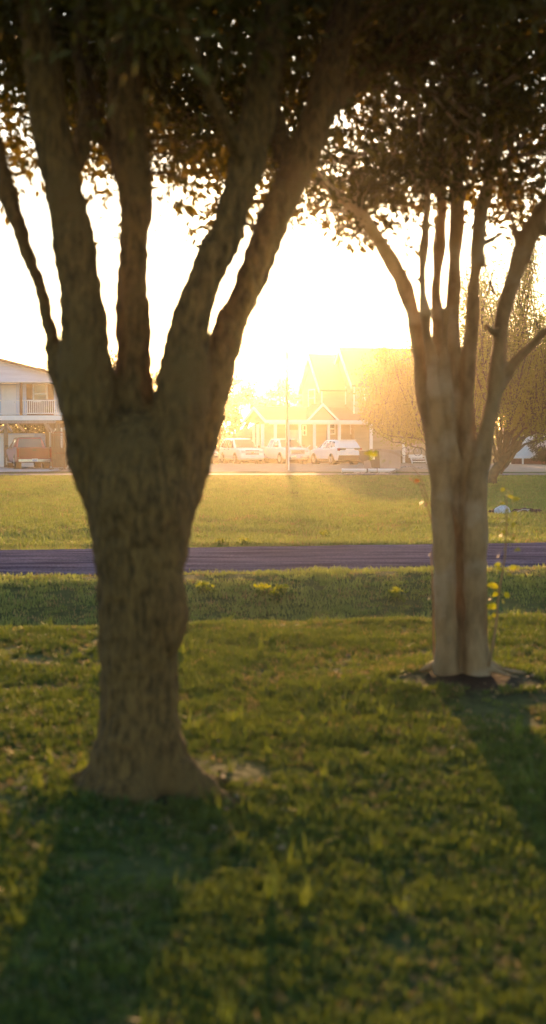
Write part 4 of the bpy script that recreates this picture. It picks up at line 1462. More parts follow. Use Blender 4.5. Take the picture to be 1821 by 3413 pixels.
# things on the balcony
ch = empty('balcony_chair', (XR + X(146), HY + 1.0, Z(1385) + 0.03), 0.3, 'dark chair on the balcony below the shuttered window', 'chair')
MB().box((0, 0, 0.42), (0.5, 0.5, 0.06)).build('seat', 'black_plastic', ch)
MB().box((0, 0.24, 0.72), (0.5, 0.05, 0.56)).build('backrest', 'black_plastic', ch)
for sx in (-1, 1):
    for sy in (-1, 1):
        MB().box((sx * 0.22, sy * 0.22, 0.20), (0.04, 0.04, 0.40)).build('leg', 'black_plastic', ch)
cp = empty('potted_plant', (XR + X(160), HY + 0.55, Z(1385) + 0.03), 0, 'small pot with yellow-green plant behind the white balcony railing', 'plant')
MB().tube([(0, 0, 0), (0, 0, 0.25)], [0.11, 0.15], 14).build('pot', 'rust', cp)
gg = np.random.default_rng(3)
leaf_mesh('foliage', gg.normal(size=(160, 3)) * 0.1 + np.array([0, 0, 0.35]), 0.12, 'leaf_yellow', cp, 3)
# space below the deck
MB().box(((X(95) + XL) / 2, 5.0, (Z(1443) - 0.03) / 2), (X(95) - XL, 5.0, Z(1443) - 0.03)).build('garage_wall', 'siding', hl)
gd = MB().box((X(30), 2.47, 1.02), (2.3, 0.05, 2.04)).build('garage_door', 'white_paint', hl)
MB().box((-0.5, 8.7, (Z(1412)) / 2), (2.6, 0.1, Z(1412))).build('back_wall', 'old_wood', hl)
pst = MB().box((0, 0, Z(1412) / 2 - 0.02), (0.24, 0.24, Z(1412) - 0.03)).build('stilt', 'old_wood', hl)
pst.location = (X(195), 0.15, 0)
for px, y_ in ((163, 2.4), (134, 4.4), (108, 6.0), (20, 0.15), (-110, 0.15), (-240, 0.15), (-370, 0.15), (150, 8.2), (118, 8.4)):
    share(pst, 'stilt', hl, (X(px), y_, 0))
for (xa, ya, xb, yb, dy) in ((178, 1440, 148, 1412, 0.2), (0, 1438, 24, 1412, 0.2), (40, 1440, 20, 1412, 0.2), (60, 1438, 36, 1412, 2.4), (134, 1450, 112, 1414, 4.4), (163, 1450, 140, 1414, 2.4)):
    MB().bar((X(xa), dy, Z(ya)), (X(xb), dy, Z(yb)), 0.14, 0.12).build('brace', 'grey_wood', hl)
fl = MB().box((X(184), 0.6, Z(1433)), (0.16, 0.2, 0.12)).tube([(X(178), 0.5, Z(1438)), (X(174), 0.3, Z(1441))], [0.05, 0.10], 10)
fl.build('floodlight', 'white_paint', hl)
MB().tube([(X(142), 3.0, Z(1440)), (X(142), 3.0, Z(1492))], 0.045, 8).build('drain_pipe', 'white_paint', hl)
MB().box((X(204), 0.32, Z(1465)), (0.10, 0.05, 1.4)).build('downpipe', 'white_paint', hl)

# stand with wire cage beside the house
cg = empty('rusty_cage', (ground_pt(201, 80.5).x, 80.5, 0.03), 0, 'rust-brown wire cage standing on a wooden pallet at the corner of the raised house', 'cage')
mp2 = 80.5 / F
cz = lambda py: 1.6 + (1473 - py) * mp2
cwx, cd, ch_ = 0.72, 0.7, cz(1442)
for sx in (-1, 1):
    for sy in (-1, 1):
        MB().box((sx * cwx / 2 - 0.02, sy * cd / 2, ch_ / 2 + 0.06), (0.045, 0.045, ch_ - 0.1)).build('upright', 'rust', cg)
for z_ in (0.14, cz(1512), cz(1452), ch_):
    mb = MB()
    for sy in (-1, 1):
        mb.box((-0.02, sy * cd / 2, z_), (cwx, 0.04, 0.04))
    for sx in (-1, 1):
        mb.box((sx * cwx / 2 - 0.02, 0, z_), (0.04, cd, 0.04))
    mb.build('hoop', 'rust', cg)
mb = MB()
for q in range(14):
    x = -cwx / 2 + q * cwx / 13 - 0.02
    for sy in (-1, 1):
        mb.box((x, sy * (cd / 2 + 0.015), 0.75 * 0.97), (0.02, 0.012, 1.15))
for q in range(6):
    for sy in (-1, 1):
        mb.box((-0.02, sy * (cd / 2 + 0.03), 1.35 + q * 0.15), (cwx, 0.010, 0.012))
for q in range(5):
    for sy in (-1, 1):
        mb.box((-cwx / 2 + q * cwx / 4 - 0.02, sy * (cd / 2 + 0.03), 1.75), (0.012, 0.010, 0.9))
tag(mb.build('wire_mesh', 'rust', cg), kind='stuff')
MB().box((-0.02, 0, 0.70), (cwx * 0.95, cd * 0.9, 1.05)).build('wood_stack', 'old_wood', cg)
pa = empty('wooden_pallet', (ground_pt(205, 80.4).x, 80.4, 0.03), 0, 'low wooden pallet under the rusty cage', 'pallet')
src = MB().box((0, 0, 0.075), (1.25, 0.12, 0.025)).build('plank', 'old_wood', pa)
src.location.y = -0.45
for q in range(1, 7):
    share(src, 'plank', pa, (0, -0.45 + q * 0.15, 0))
for x in (-0.55, 0, 0.55):
    MB().box((x, 0, 0.030), (0.09, 1.05, 0.058)).build('bearer', 'old_wood', pa)
lp = empty('yard_lamp', (ground_pt(221, 81.6).x, 81.6, 0.03), 0, 'round white globe lamp on a brown post beside the rusty cage', 'lamp')
MB().tube([(-0.08, 0, 0), (-0.08, 0, cz(1440))], 0.07, 10).build('post', 'rust', lp)
MB().bar((-0.08, 0, cz(1436)), (0.02, -0.1, cz(1430)), 0.05).build('bracket', 'rust', lp)
gm = MB()
gm.tube([(0.02, -0.12, cz(1429) + 0.12 * math.cos(a)) for a in np.linspace(3.1, 0.05, 9)], [max(0.005, 0.12 * math.sin(a)) for a in np.linspace(3.1, 0.05, 9)], 12)
gm.build('globe', 'lamp_clear', lp, smooth=True)
fnc = empty('picket_fence', (ground_pt(232, 82.5).x, 82.5, 0.03), 0, 'low brown picket fence section running behind the left trunk from the cage', 'fence')
src = MB().prism([(-0.04, 0.05), (0.04, 0.05), (0.04, 1.15), (0, 1.22), (-0.04, 1.15)], -0.012, 0.012).build('picket', 'rust', fnc)
for q in range(1, 9):
    share(src, 'picket', fnc, (q * 0.13, 0, 0))
for z_ in (0.35, 0.95):
    MB().box((0.52, 0.03, z_), (1.2, 0.035, 0.07)).build('rail', 'rust', fnc)

# ------------------------------------------------------------------ the tall gabled house
TH = R(14)
ct, st_ = math.cos(TH), math.sin(TH)
GO = Vector((ground_pt(898, 106.5).x, 106.5, 0))
gh = empty('gabled_house', GO, TH, 'tall tan house with steep twin gables and a white-posted front porch', 'house')


def u_of(px, v=0.0):
    """Distance along the front (local x) of the point at local depth v seen at pixel column px."""
    k = (px - 910.5) / F
    # world: X = GO.x + u*ct - v*st_ ; Y = GO.y + u*st_ + v*ct
    return (k * (GO.y + v * ct) - GO.x + v * st_) / (ct - k * st_)


def z_of(py, u=0.0, v=0.0):
    Y_ = GO.y + u * st_ + v * ct
    return 1.6 + (1473 - py) * Y_ / F


UE = u_of(1480)
DW = 7.0
ev = z_of(1404)
rg = z_of(1357)
# low wing: wall set back, open porch in front
MB().box(((u_of(935) + UE) / 2, 2.4 + 2.2, (ev + 0.5) / 2 + 0.05), (UE - u_of(935), 4.4, ev - 0.4)).build('wall', 'siding_tan', gh)
MB().box((UE / 2, DW / 2, 0.25), (UE, DW - 0.1, 0.5)).build('porch_deck', 'old_wood', gh)
MB().box(((u_of(1330) + UE) / 2 - 0.5, -0.03, 0.50), (u_of(1376) - u_of(1330), 0.06, 0.26)).build('deck_edge_board', 'white_paint', gh)
rf = MB()
for (ya, yb) in ((-0.35, DW / 2), (DW + 0.35, DW / 2)):
    rf.prism([(ya, ev - 0.02), (yb, rg), (yb, rg + 0.10), (ya, ev + 0.08)], -0.35, UE + 0.3, 'x')
rf.build('roof', 'roof', gh)
MB().prism([(0.1, ev), (DW - 0.1, ev), (DW / 2, rg - 0.05)], 0.0, 0.10, 'x').build('end_gable', 'siding_tan', gh)
rk = MB()
rk.prism([(-0.38, ev - 0.16), (DW / 2, rg - 0.12), (DW / 2, rg + 0.12), (-0.38, ev + 0.08)], -0.42, -0.355, 'x')
rk.prism([(DW + 0.38, ev - 0.16), (DW / 2, rg - 0.12), (DW / 2, rg + 0.12), (DW + 0.38, ev + 0.08)], -0.44, -0.357, 'x')
rk.build('rake_board', 'white_paint', gh)
MB().box((UE / 2 - 0.05, -0.39, ev - 0.03), (UE + 0.6, 0.06, 0.24)).build('fascia', 'white_paint', gh)
MB().box((UE / 2, 0.0, ev - 0.14), (UE, 0.18, 0.18)).build('beam', 'white_paint', gh)
# small front gable over the entrance
ga, gb, gp = u_of(1022), u_of(1120), u_of(1070)
gz = z_of(1349, gp)
MB().prism([(ga, ev - 0.02), (gb, ev - 0.02), (gp, gz - 0.08)], -0.30, -0.20).build('entrance_gable', 'siding_tan', gh)
r2 = MB()
r2.prism([(ga - 0.1, ev - 0.02), (gp, gz), (gp, gz + 0.10), (ga - 0.1, ev + 0.08)], -0.5, 3.0)
r2.prism([(gb + 0.1, ev - 0.02), (gp, gz), (gp, gz + 0.10), (gb + 0.1, ev + 0.08)], -0.5, 3.0)
r2.build('entrance_roof', 'roof', gh)
r3 = MB()
r3.prism([(ga - 0.14, ev - 0.14), (gp, gz - 0.12), (gp, gz + 0.12), (ga - 0.14, ev + 0.08)], -0.57, -0.505)
r3.prism([(gb + 0.14, ev - 0.14), (gp, gz - 0.12), (gp, gz + 0.12), (gb + 0.14, ev + 0.08)], -0.572, -0.507)
r3.build('entrance_rake', 'white_paint', gh)
pz = (ev - 0.2)
ps = MB().box((0, 0, 0.5 + (pz - 0.5) / 2), (0.20, 0.20, pz - 0.5)).build('porch_post', 'white_paint', gh)
ps.location = (u_of(876, 0.1), 0.1, 0)
for px, v in ((847, DW - 0.3), (860, DW / 2), (918, 0.1), (957, 0.1), (999, 0.1), (1048, 0.1), (1095, 0.1), (1131, 0.1), (1237, 0.1), (1346, 0.1)):
    share(ps, 'porch_post', gh, (u_of(px, v), v, 0))
sp0 = MB().box((0, -0.02, 0.35), (0.16, 0.16, 0.7)).build('deck_post', 'white_paint', gh)
sp0.location = (u_of(1346, -0.1), -0.1, 0)
sp0.scale = (1, 1, 0.8)


def gwin(px0, px1, py0, py1, v=2.4, grid=True):
    u0, u1 = u_of(px0, v), u_of(px1, v)
    z1, z0 = z_of(py0, u0, v), z_of(py1, u0, v)
    f = MB()
    for u in (u0, u1):
        f.box((u, v - 0.04, (z0 + z1) / 2), (0.09, 0.07, z1 - z0 + 0.09))
    for z_ in (z0, (z0 + z1) / 2, z1):
        f.box(((u0 + u1) / 2, v - 0.042, z_), (u1 - u0, 0.065, 0.08))
    o = f.build('window', 'white_paint', gh)
    MB().box(((u0 + u1) / 2, v - 0.012, (z0 + z1) / 2), (u1 - u0, 0.012, z1 - z0)).build('pane', 'house_glass', o)


gwin(1168, 1180, 1410, 1446)
gwin(1216, 1232, 1428, 1455)
gwin(1098, 1116, 1412, 1446)
gwin(1010, 1020, 1418, 1450)
u0 = u_of(985, 2.4)
dd = MB().box((u0, 2.35, 0.5 + 1.02), (0.95, 0.08, 2.04)).build('door', 'white_paint', gh)
MB().box((u0 + 0.38, 2.29, 1.5), (0.05, 0.05, 0.14)).build('handle', 'chrome', dd)
# stair with rail up to the porch
stp = MB()
for k in range(3):
    q = MB().box((u_of(1012, -0.5), -0.25 - 0.28 * k, 0.40 - 0.13 * k), (1.2, 0.30, 0.06)).build('step', 'old_wood', gh)
MB().bar((u_of(1034, -0.1), -0.1, 1.35), (u_of(1010, -1.0), -1.05, 0.85), 0.06).build('stair_rail', 'white_paint', gh)


def tall_block(px_front, px_back, px_peak, depth, length, v0, py_eave, py_peak, front_py):
    """Steep-roofed block: gable end faces left, roof runs to the right."""
    u0_ = u_of(px_front, v0)
    ez, pk = z_of(py_eave, u0_, v0 + depth / 2), z_of(py_peak, u0_, v0 + depth / 2)
    MB().box((u0_ + length / 2, v0 + depth / 2, ez / 2 + 0.2), (length, depth, ez - 0.4)).build('upper_wall', 'siding_tan', gh)
    MB().prism([(v0, ez - 0.01), (v0 + depth, ez - 0.01), (v0 + depth / 2, pk - 0.1)], u0_ + 0.005, u0_ + 0.12, 'x').build('upper_gable', 'siding_tan', gh)
    r = MB()
    sl = (pk - ez) / (depth / 2)
    for s, ya in ((1, v0 - 0.25), (-1, v0 + depth + 0.25)):
        ym = v0 + depth / 2
        r.prism([(ya, ez - 0.25 * sl), (ym, pk), (ym, pk + 0.16), (ya, ez - 0.25 * sl + 0.14)], u0_ - 0.3, u0_ + length + 0.3, 'x')
    r.build('upper_roof', 'roof', gh)
    k = MB()
    for ya in (v0 - 0.27, v0 + depth + 0.27):
        ym = v0 + depth / 2
        k.prism([(ya, ez - 0.27 * sl - 0.12), (ym, pk - 0.2), (ym, pk + 0.18), (ya, ez - 0.27 * sl + 0.16)], u0_ - 0.38, u0_ - 0.305 - 0.002 * (ya > v0), 'x')
    k.build('upper_rake', 'white_paint', gh)
    MB().box((u0_ - 0.012, v0 + 0.06, (ez + 3.2) / 2), (0.05, 0.16, ez - 3.2)).build('corner_board', 'white_paint', gh)
    wz = (ez + z_of(1342, u0_, v0)) / 2 - 0.1
    f = MB()
    for s in (-1, 1):
        f.box((u0_ - 0.03, v0 + depth / 2 + s * 0.95, wz), (0.07, 0.12, 1.35))
    for z_ in (wz - 0.66, wz, wz + 0.66):
        f.box((u0_ - 0.032, v0 + depth / 2, z_), (0.065, 1.9, 0.09))
    o = f.build('window', 'white_paint', gh)
    MB().box((u0_ - 0.008, v0 + depth / 2, wz), (0.012, 1.9, 1.3)).build('pane', 'house_glass', o)
    return u0_, ez


ua, eza = tall_block(1181, 1112, 1146, 6.4, 10.5, 1.6, 1286, 1166, 1350)
ub, ezb = tall_block(1074, 1012, 1042, 6.0, 5.4, 3.9, 1300, 1187, 1350)
MB().box((ub + 3.0, 3.88, ezb - 0.02), (1.8, 0.10, 0.18)).build('upper_fascia', 'white_paint', gh)
# front windows of the tall block, half hidden by the feathery tree
for px in (1215, 1262, 1320):
    gwin(px, px + 26, 1296, 1335, 1.6)

# small outbuilding seen behind the cars
ob = empty('small_outbuilding', ground_pt(845, 128), 0, 'low outbuilding with hipped roof behind the white cars', 'shed')
MB().box((0, 0, 1.1), (3.0, 3.0, 2.2)).build('wall', 'siding_tan', ob)
q = MB()
q.add([(-1.85, -1.8, 2.1), (1.85, -1.8, 2.1), (1.85, 1.8, 2.1), (-1.85, 1.8, 2.1), (-1.0, 0, 2.85), (1.2, 0, 2.85), (-1.85, -1.8, 2.0), (1.85, -1.8, 2.0), (1.85, 1.8, 2.0), (-1.85, 1.8, 2.0)],
      [(0, 1, 5, 4), (1, 2, 5), (2, 3, 4, 5), (3, 0, 4), (6, 7, 1, 0), (7, 8, 2, 1), (8, 9, 3, 2), (9, 6, 0, 3), (9, 8, 7, 6)])
q.build('roof', 'roof', ob)

# ------------------------------------------------------------------ white building at the right edge
RY = 101.0
rx_ = lambda px: (px - 910.5) * RY / F
rz_ = lambda py: 1.6 + (1473 - py) * RY / F
rb = empty('white_building', (rx_(1745), RY, 0), 0, 'white building with a raised deck at the right edge behind the feathery tree', 'building')
RX = lambda px: rx_(px) - rx_(1745)
MB().box((RX(1790), 4.0, (0.55 + rz_(1441)) / 2), (RX(1880) - RX(1700), 4.0, rz_(1441) - 0.55)).build('wall', 'white_paint', rb)
MB().prism([(RX(1694), rz_(1441)), (RX(1886), rz_(1441)), (RX(1886), rz_(1434)), (RX(1790), rz_(1405)), (RX(1694), rz_(1434))], 1.8, 6.2).build('roof', 'roof', rb)
MB().box((RX(1780), 1.0, 0.62), (RX(1880) - RX(1690), 2.0, 0.08)).build('deck', 'grey_wood', rb)
MB().box((RX(1780), -0.03, 0.55), (RX(1880) - RX(1690), 0.06, 0.26)).build('deck_edge_board', 'white_paint', rb)
MB().box((RX(1780), 0.4, 0.21), (RX(1876) - RX(1694), 0.1, 0.42)).build('skirting', 'red_brick_skirt', rb)
pp0 = MB().box((0, 0.1, (rz_(1441) + 0.66) / 2), (0.16, 0.16, rz_(1441) - 0.66)).build('deck_post', 'white_paint', rb)
pp0.location.x = RX(1720)
for px in (1764, 1850):
    share(pp0, 'deck_post', rb, (RX(px), 0, 0))
pf = MB().box((0, -0.08, 0.21), (0.12, 0.05, 0.42)).build('deck_foot', 'white_paint', rb)
pf.location.x = RX(1742)
share(pf, 'deck_foot', rb, (RX(1700), 0, 0))
MB().bar((RX(1702), 0.1, 0.66), (RX(1730), 0.1, rz_(1462)), 0.10).build('stair_rail', 'white_paint', rb)
wo = MB()
for s in (-1, 1):
    wo.box((RX(1736) + s * 0.4, 1.96, 1.7), (0.07, 0.06, 1.1))
for z_ in (1.15, 1.7, 2.25):
    wo.box((RX(1736), 1.958, z_), (0.8, 0.055, 0.07))
w2 = wo.build('window', 'grey_wood', rb)
MB().box((RX(1736), 1.985, 1.7), (0.8, 0.012, 1.1)).build('pane', 'house_glass', w2)

# ------------------------------------------------------------------ poles
PY = 79.0
pl = empty('utility_pole', ground_pt(957, PY), 0, 'slender brown utility pole with a pale conduit standing before the white pickup', 'pole')
ph = 1.6 + (1473 - 1165) * PY / F
MB().tube([(0, 0, -0.2), (0, 0, ph * 0.5), (0, 0, ph)], [0.075, 0.068, 0.055], 12).build('shaft', 'pole_wood', pl)
MB().tube([(0.10, -0.05, -0.05), (0.10, -0.05, 2.6)], 0.035, 8).build('conduit', 'white_paint', pl)
MB().box((0, -0.02, ph - 0.35), (0.14, 0.3, 0.3)).build('transformer_box', 'pole_wood', pl)
for px, top_, lab in ((698, 1050, 'left one of two far antenna masts seen through the fork of the rightmost stems'), (718, 1085, 'right shorter one of two far antenna masts seen through the fork of the rightmost stems')):
    e = empty('antenna_mast', ground_pt(px, 160), 0, lab, 'mast', 'far masts in the fork')
    h_ = 1.6 + (1473 - top_) * 160 / F
    MB().tube([(0, 0, 0), (0, 0, h_)], [0.10, 0.06], 8).build('shaft', 'pole_wood', e)
    for k in range(3):
        MB().box((0, 0, h_ - 0.6 - 0.7 * k), (0.9 - 0.1 * k, 0.06, 0.08)).build('crossarm', 'pole_wood', e)

# ------------------------------------------------------------------ dumpster, pipes, branch
DYY = 76.0
du = empty('dumpster', (ground_pt(1262, DYY).x, DYY, 0.02), R(-30), 'open rubbish dumpster with dark sloping end and lighter long side, white notice on its end', 'dumpster')
# local x along long side (to the right/back), y into depth; end face at x = 0
Ld, Wd, Hd = 1.50, 1.45, 1.10
b = MB()
b.add([(0.10, 0, 0.10), (Ld, 0, 0.10), (Ld, Wd, 0.10), (0.10, Wd, 0.10), (0, 0, Hd), (Ld, 0, Hd), (Ld, Wd, Hd), (0, Wd, Hd),
       (0.14, 0.05, 0.14), (Ld - 0.05, 0.05, 0.14), (Ld - 0.05, Wd - 0.05, 0.14), (0.14, Wd - 0.05, 0.14), (0.05, 0.05, Hd), (Ld - 0.05, 0.05, Hd), (Ld - 0.05, Wd - 0.05, Hd), (0.05, Wd - 0.05, Hd)],
      [(0, 1, 5, 4), (1, 2, 6, 5), (2, 3, 7, 6), (3, 2, 1, 0), (8, 9, 13, 12), (9, 10, 14, 13), (10, 11, 15, 14), (11, 8, 12, 15), (8, 9, 10, 11), (4, 5, 13, 12), (5, 6, 14, 13), (6, 7, 15, 14), (7, 4, 12, 15), (0, 3, 7, 4)])
b.build('bin_body', 'dump_tan', du, fix=False)
du.rotation_euler = (0, 0, R(32))
e_ = MB()
e_.add([(0.09, -0.01, 0.09), (0.09, Wd + 0.01, 0.30), (0.04, Wd + 0.35, 0.62), (-0.015, Wd + 0.35, Hd), (-0.015, -0.01, Hd), (0.12, -0.01, 0.09), (0.12, Wd + 0.01, 0.30), (0.07, Wd + 0.35, 0.62), (0.015, Wd + 0.35, Hd), (0.015, -0.01, Hd)],
       [(0, 1, 2, 3, 4), (9, 8, 7, 6, 5), (0, 5, 6, 1), (1, 6, 7, 2), (2, 7, 8, 3), (3, 8, 9, 4), (4, 9, 5, 0)])
e_.build('end_panel', 'dump_dark', du)
rm = MB()
rm.bar((-0.04, -0.03, Hd + 0.02), (Ld + 0.04, -0.03, Hd + 0.02), 0.07)
rm.bar((-0.05, -0.03, Hd + 0.02), (-0.05, Wd + 0.3, Hd + 0.02), 0.07)
rm.bar((Ld + 0.04, -0.03, Hd + 0.02), (Ld + 0.04, Wd, Hd + 0.02), 0.07)
rm.build('rim_rail', 'dump_tan', du)
nt = MB().box((0.0, 0.52, 0.80), (0.012, 0.36, 0.34), ry=-0.10).build('notice', 'paper', du)
nt.location = (-0.018, 0, 0)
tx = MB()
for k, wdt in enumerate((0.2, 0.26, 0.22, 0.12)):
    tx.box((-0.010 + 0.000 * k, 0.52, 0.88 - 0.05 * k), (0.004, wdt, 0.016), ry=-0.10)
tx.build('notice_lines', 'ink', nt)
for (x, y) in ((0.25, 0.12), (1.3, 0.12), (0.25, 1.3), (1.3, 1.3)):
    MB().tube([(x, y - 0.03, 0.05), (x, y + 0.03, 0.05)], 0.06, 10).build('castor', 'black_plastic', du)
MB().box((0.8, 0.6, 1.12), (1.2, 0.9, 0.10), rz=0.1, ry=0.05).build('cardboard_waste', 'dump_tan', du)
for (xa, xb, y_, lab) in ((1140, 1222, 74.0, 'left length of white pipe lying on the ground before the dumpster'), (1228, 1256, 74.0, 'short middle length of white pipe lying before the dumpster'), (1260, 1318, 74.1, 'right length of white pipe lying on the ground before the dumpster')):
    A, B = ground_pt(xa, y_), ground_pt(xb, y_)
    m = MB()
    L_ = (B - A).length
    m.tube([(0, 0, 0.11), (L_, 0, 0.11)], 0.09, 12)
    m.tube([(-0.01, 0, 0.11), (0.07, 0, 0.11)], 0.105, 12)
    o = m.build('white_pipe', 'white_paint', None, smooth=False)
    o.location = A
    tag(o, lab, 'pipe', 'white pipes before the dumpster')


def ground_branch(name, label, rows, Y, rad, m, fork=()):
    base = Vector((ground_pt(rows[0][0], Y).x, Y, 0.02))
    e = empty(name, base, 0, label, 'branch')
    for rws, rd in ((rows, rad), *fork):
        sp = spline([(x, y, 0) for x, y in rws], 5)
        pts = []
        for i, (x, y, _) in enumerate(sp):
            p = at(x, y, Y + 0.3 * math.sin(i))
            pts.append(Vector((p.x, p.y, max(p.z, rd * 0.5))) - base)
        MB().tube(pts, [rd * (1 - 0.75 * i / len(pts)) * (1 + 0.15 * math.sin(i * 2.1)) for i in range(len(pts))], 7).build('limb', m, e, smooth=True)
    return e


ground_branch('fallen_branch', 'bare pale branch arching on the grass to the right of the dumpster foot', [(1262, 1590), (1290, 1578), (1318, 1568), (1340, 1557), (1362, 1554), (1385, 1556), (1410, 1562)], 70.5, 0.055, 'drift',
              fork=(([(1310, 1571), (1335, 1566), (1352, 1570)], 0.035), ([(1362, 1555), (1380, 1560), (1392, 1573), (1404, 1586)], 0.03), ([(1268, 1588), (1282, 1590), (1298, 1584), (1312, 1573)], 0.03), ([(1385, 1556), (1410, 1558), (1440, 1566)], 0.03)))
ground_branch('fallen_branch', 'low pale driftwood piece lying left of the arching branch', [(1182, 1592), (1200, 1588), (1216, 1589), (1232, 1586), (1246, 1588), (1258, 1590)], 70.0, 0.07, 'drift',
              fork=(([(1150, 1591), (1170, 1589), (1186, 1591)], 0.04),))

# bicycle on the porch deck, steps beside it
BY = 105.5
bx0 = ground_pt(1385, BY).x
bk = empty('bicycle', (bx0, BY + 3.2, 0.52), R(8), 'pale bicycle leaning on the porch deck right of the dumpster', 'bicycle')
def ring(c, r, t, n=20):
    m = MB()
    P_ = [Vector((c[0] + r * math.cos(2 * math.pi * k / n), c[1], c[2] + r * math.sin(2 * math.pi * k / n))) for k in range(n + 1)]
    m.tube(P_, t, 5, cap=False)
    return m
for xw in (-0.5, 0.5):
    w_ = ring((xw, 0, 0.33), 0.32, 0.022).build('wheel', 'tyre', bk)
    sk = MB()
    for k in range(8):
        a = k * math.pi / 8
        sk.bar((xw - 0.31 * math.cos(a), 0, 0.33 - 0.31 * math.sin(a)), (xw + 0.31 * math.cos(a), 0, 0.33 + 0.31 * math.sin(a)), 0.006)
    tag(sk.build('spokes', 'chrome', w_), kind='stuff')
fr = MB()
for a, b_ in (((-0.5, 0, 0.33), (-0.05, 0, 0.32)), ((-0.05, 0, 0.32), (0.33, 0, 0.78)), ((-0.05, 0, 0.32), (-0.2, 0, 0.82)), ((-0.18, 0, 0.76), (0.33, 0, 0.80)), ((-0.5, 0, 0.33), (-0.18, 0, 0.76)), ((0.5, 0, 0.33), (0.32, 0, 0.92))):
    fr.tube([a, b_], 0.022, 6)
fr.build('frame', 'bike_paint', bk)
MB().box((-0.22, 0, 0.86), (0.24, 0.13, 0.05)).build('saddle', 'black_plastic', bk)
MB().tube([(0.36, -0.28, 0.98), (0.31, 0, 0.95), (0.36, 0.28, 0.98)], 0.014, 6).build('handlebar', 'chrome', bk)
sx_ = empty('wooden_steps', (ground_pt(1398, 104).x, 104.0, 0.0), 0.1, 'white painted wooden steps below the bicycle', 'steps')
for k in range(3):
    MB().box((0, 0.28 * k, 0.16 + 0.19 * k), (1.15, 0.26, 0.05)).build('tread', 'white_paint', sx_)
for s in (-1, 1):
    MB().bar((s * 0.55, -0.12, 0.05), (s * 0.55, 0.62, 0.54), 0.05, 0.16).build('stringer', 'white_paint', sx_)

# ------------------------------------------------------------------ rock and rotten log on the far lawn
rk_ = MB()
bm = bmesh.new()
bmesh.ops.create_icosphere(bm, subdivisions=4, radius=1)
for v in bm.verts:
    c = v.co
    n_ = 0.16 * noise.noise(c * 1.3) + 0.07 * noise.noise(c * 4) + 0.03 * noise.noise(c * 9)
    v.co = Vector((c.x * (1 + n_) * 0.185, c.y * (1 + n_) * 0.15, max(-0.75, c.z * (1 + n_)) * 0.14))
me = bpy.data.meshes.new('rock')
bm.to_mesh(me)
bm.free()
me.materials.append(M['rock'])
ro = bpy.data.objects.new('pale_rock', me)
COL.objects.link(ro)
ro.location = ground_pt(1677, 30.3) + Vector((0, 0, 0.10))
ro.rotation_euler = (0, 0.05, 0.4)
tag(ro, 'rounded pitted pale rock lying on the far lawn beside the smooth trunk', 'rock')
for (pa_, pb_, lab, sd_, rr0) in ((1632, 1700, 'rotten brown log piece lying under and behind the pale rock', 3, 0.075), (1712, 1806, 'rotten brown log with pale splintered wood lying right of the pale rock', 6, 0.10)):
    A, B = ground_pt(pa_, 30.6), ground_pt(pb_, 30.3)
    m = MB()
    L_ = (B - A).length
    pts = [Vector((L_ * t, 0.02 * math.sin(t * 9), 0.05 + 0.012 * math.sin(t * 7))) for t in np.linspace(0, 1, 14)]
    rr = [rr0 * (0.35 + 0.75 * math.sin(math.pi * min(1, 0.12 + 0.8 * t)) ** 0.6) * (1 + 0.18 * math.sin(t * 23 + sd_)) for t in np.linspace(0, 1, 14)]
    m.tube(pts, rr, 12, wob=0.5, seed=sd_)
    e = empty('rotten_log', A, 0, lab, 'log')
    m.build('log_body', 'log', e, smooth=False)
    if sd_ == 6:
        for (a0, a1, z0_, z1_) in ((0.06, 0.16, 0.09, 0.12), (0.28, 0.36, 0.13, 0.06), (0.36, 0.48, 0.03, 0.01), (0.16, 0.33, 0.135, 0.135), (0.45, 0.56, 0.02, 0.03)):
            MB().bar((a0, -0.11, z0_), (a1, -0.10, z1_), 0.022).build('splinter', 'log_pale', e)

# weeds and fallen leaves
g3 = np.random.default_rng(5)
g = random.Random(99)
fl0 = oval_leaf(0.05, 0.03).build('fallen_leaf', 'litter', None, smooth=True, fix=False)
COL.objects.unlink(fl0)
P, Rr, Sx = [], [], []
for _ in range(170):
    y = g.uniform(3.4, 14)
    x = g.uniform(-1, 1) * (0.4 + 0.21 * y)
    P.append((x, y, terrain(x, y) + 0.035))
    Rr.append((g.uniform(-0.7, 0.7), g.uniform(-0.7, 0.7), g.uniform(0, 6.28)))
    Sx.append(g.uniform(0.4, 0.9))
for _ in range(150):
    cx, cy = ((-0.6, 6.3), (1.35, 9.05))[_ % 2]
    a, d = g.uniform(0, 6.28), g.uniform(0.25, 0.9)
    x, y = cx + d * math.cos(a), cy + d * math.sin(a) * 0.8
    P.append((x, y, terrain(x, y) + 0.012))
    Rr.append((g.uniform(-0.4, 0.4), g.uniform(-0.4, 0.4), g.uniform(0, 6.28)))
    Sx.append(g.uniform(0.5, 1.0))
o = scatter('fallen_leaves', fl0, P, Rr, Sx, 'small fallen leaves sprinkled through the near lawn')
o['category'] = 'leaves'
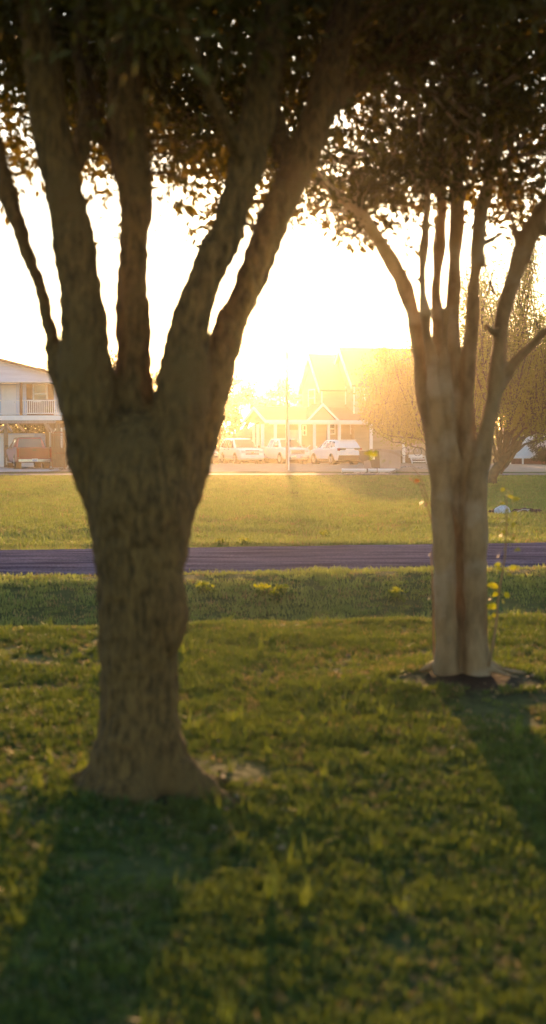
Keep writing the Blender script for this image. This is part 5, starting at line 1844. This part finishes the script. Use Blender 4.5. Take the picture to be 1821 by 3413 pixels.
# yellow-flowered weeds along the road verges
k = 0
WL = [(682, 1968, 'dandelion-like weed on the verge just right of the left trunk, nearest the road'), (878, 1972, 'largest yellow-flowered weed, mid verge between the trunks'), (918, 1996, 'low yellow-flowered weed below and right of the largest one'),
      (936, 1972, 'small yellow-flowered weed right of the largest one'), (736, 1812, 'yellow-flowered weed on the far road edge close to the left trunk'), (816, 1811, 'yellow-flowered weed on the far road edge, right of the first'),
      (1082, 1789, 'single yellow-flowered weed on the far lawn right of centre'), (1322, 1987, 'tiny yellow weed on the near verge close to the smooth trunk')]
for (px, py, lab) in WL:
    lo, hi = 8.0, 60.0
    # march the ray through that pixel down to the ground
    Y_ = lo
    while Y_ < hi:
        p = at(px, py, Y_)
        if p.z < terrain(p.x, p.y) + 0.05:
            break
        Y_ += 0.05
    p = at(px, py, Y_)
    e = empty('yellow_weed', (p.x, p.y, terrain(p.x, p.y)), 0, lab, 'weed', 'yellow-flowered weeds beside the road')
    leaf_mesh('foliage', g3.normal(size=(40, 3)) * np.array([0.05, 0.04, 0.015]) + np.array([0, 0, 0.05]), 0.07, 'grass', e, k + 60)
    leaf_mesh('blossom', g3.normal(size=(26, 3)) * np.array([0.04, 0.03, 0.012]) + np.array([0, 0, 0.11]), 0.035, 'leaf_yellow', e, k + 80, ratio=0.8)
    k += 1

# ------------------------------------------------------------------ haze
mh = bpy.data.materials.new('sun_glare_haze')  # haze put in to stand for lens glare round the sun
mh.use_nodes = True
nt_ = mh.node_tree
for n_ in list(nt_.nodes):
    if n_.type != 'OUTPUT_MATERIAL':
        nt_.nodes.remove(n_)
pv = nt_.nodes.new('ShaderNodeVolumePrincipled')
pv.inputs['Density'].default_value = HAZE_DENSITY
pv.inputs['Anisotropy'].default_value = HAZE_ANISO
pv.inputs['Color'].default_value = (1.0, 0.90, 0.74, 1)
nt_.links.new(pv.outputs[0], nt_.nodes['Material Output'].inputs['Volume'])
o = MB().box((0, 231, 5.6), (880, 500, 14.4)).build('haze', mh)
tag(o, 'warm haze added to the air for the glare round the sun', 'haze', kind='stuff')
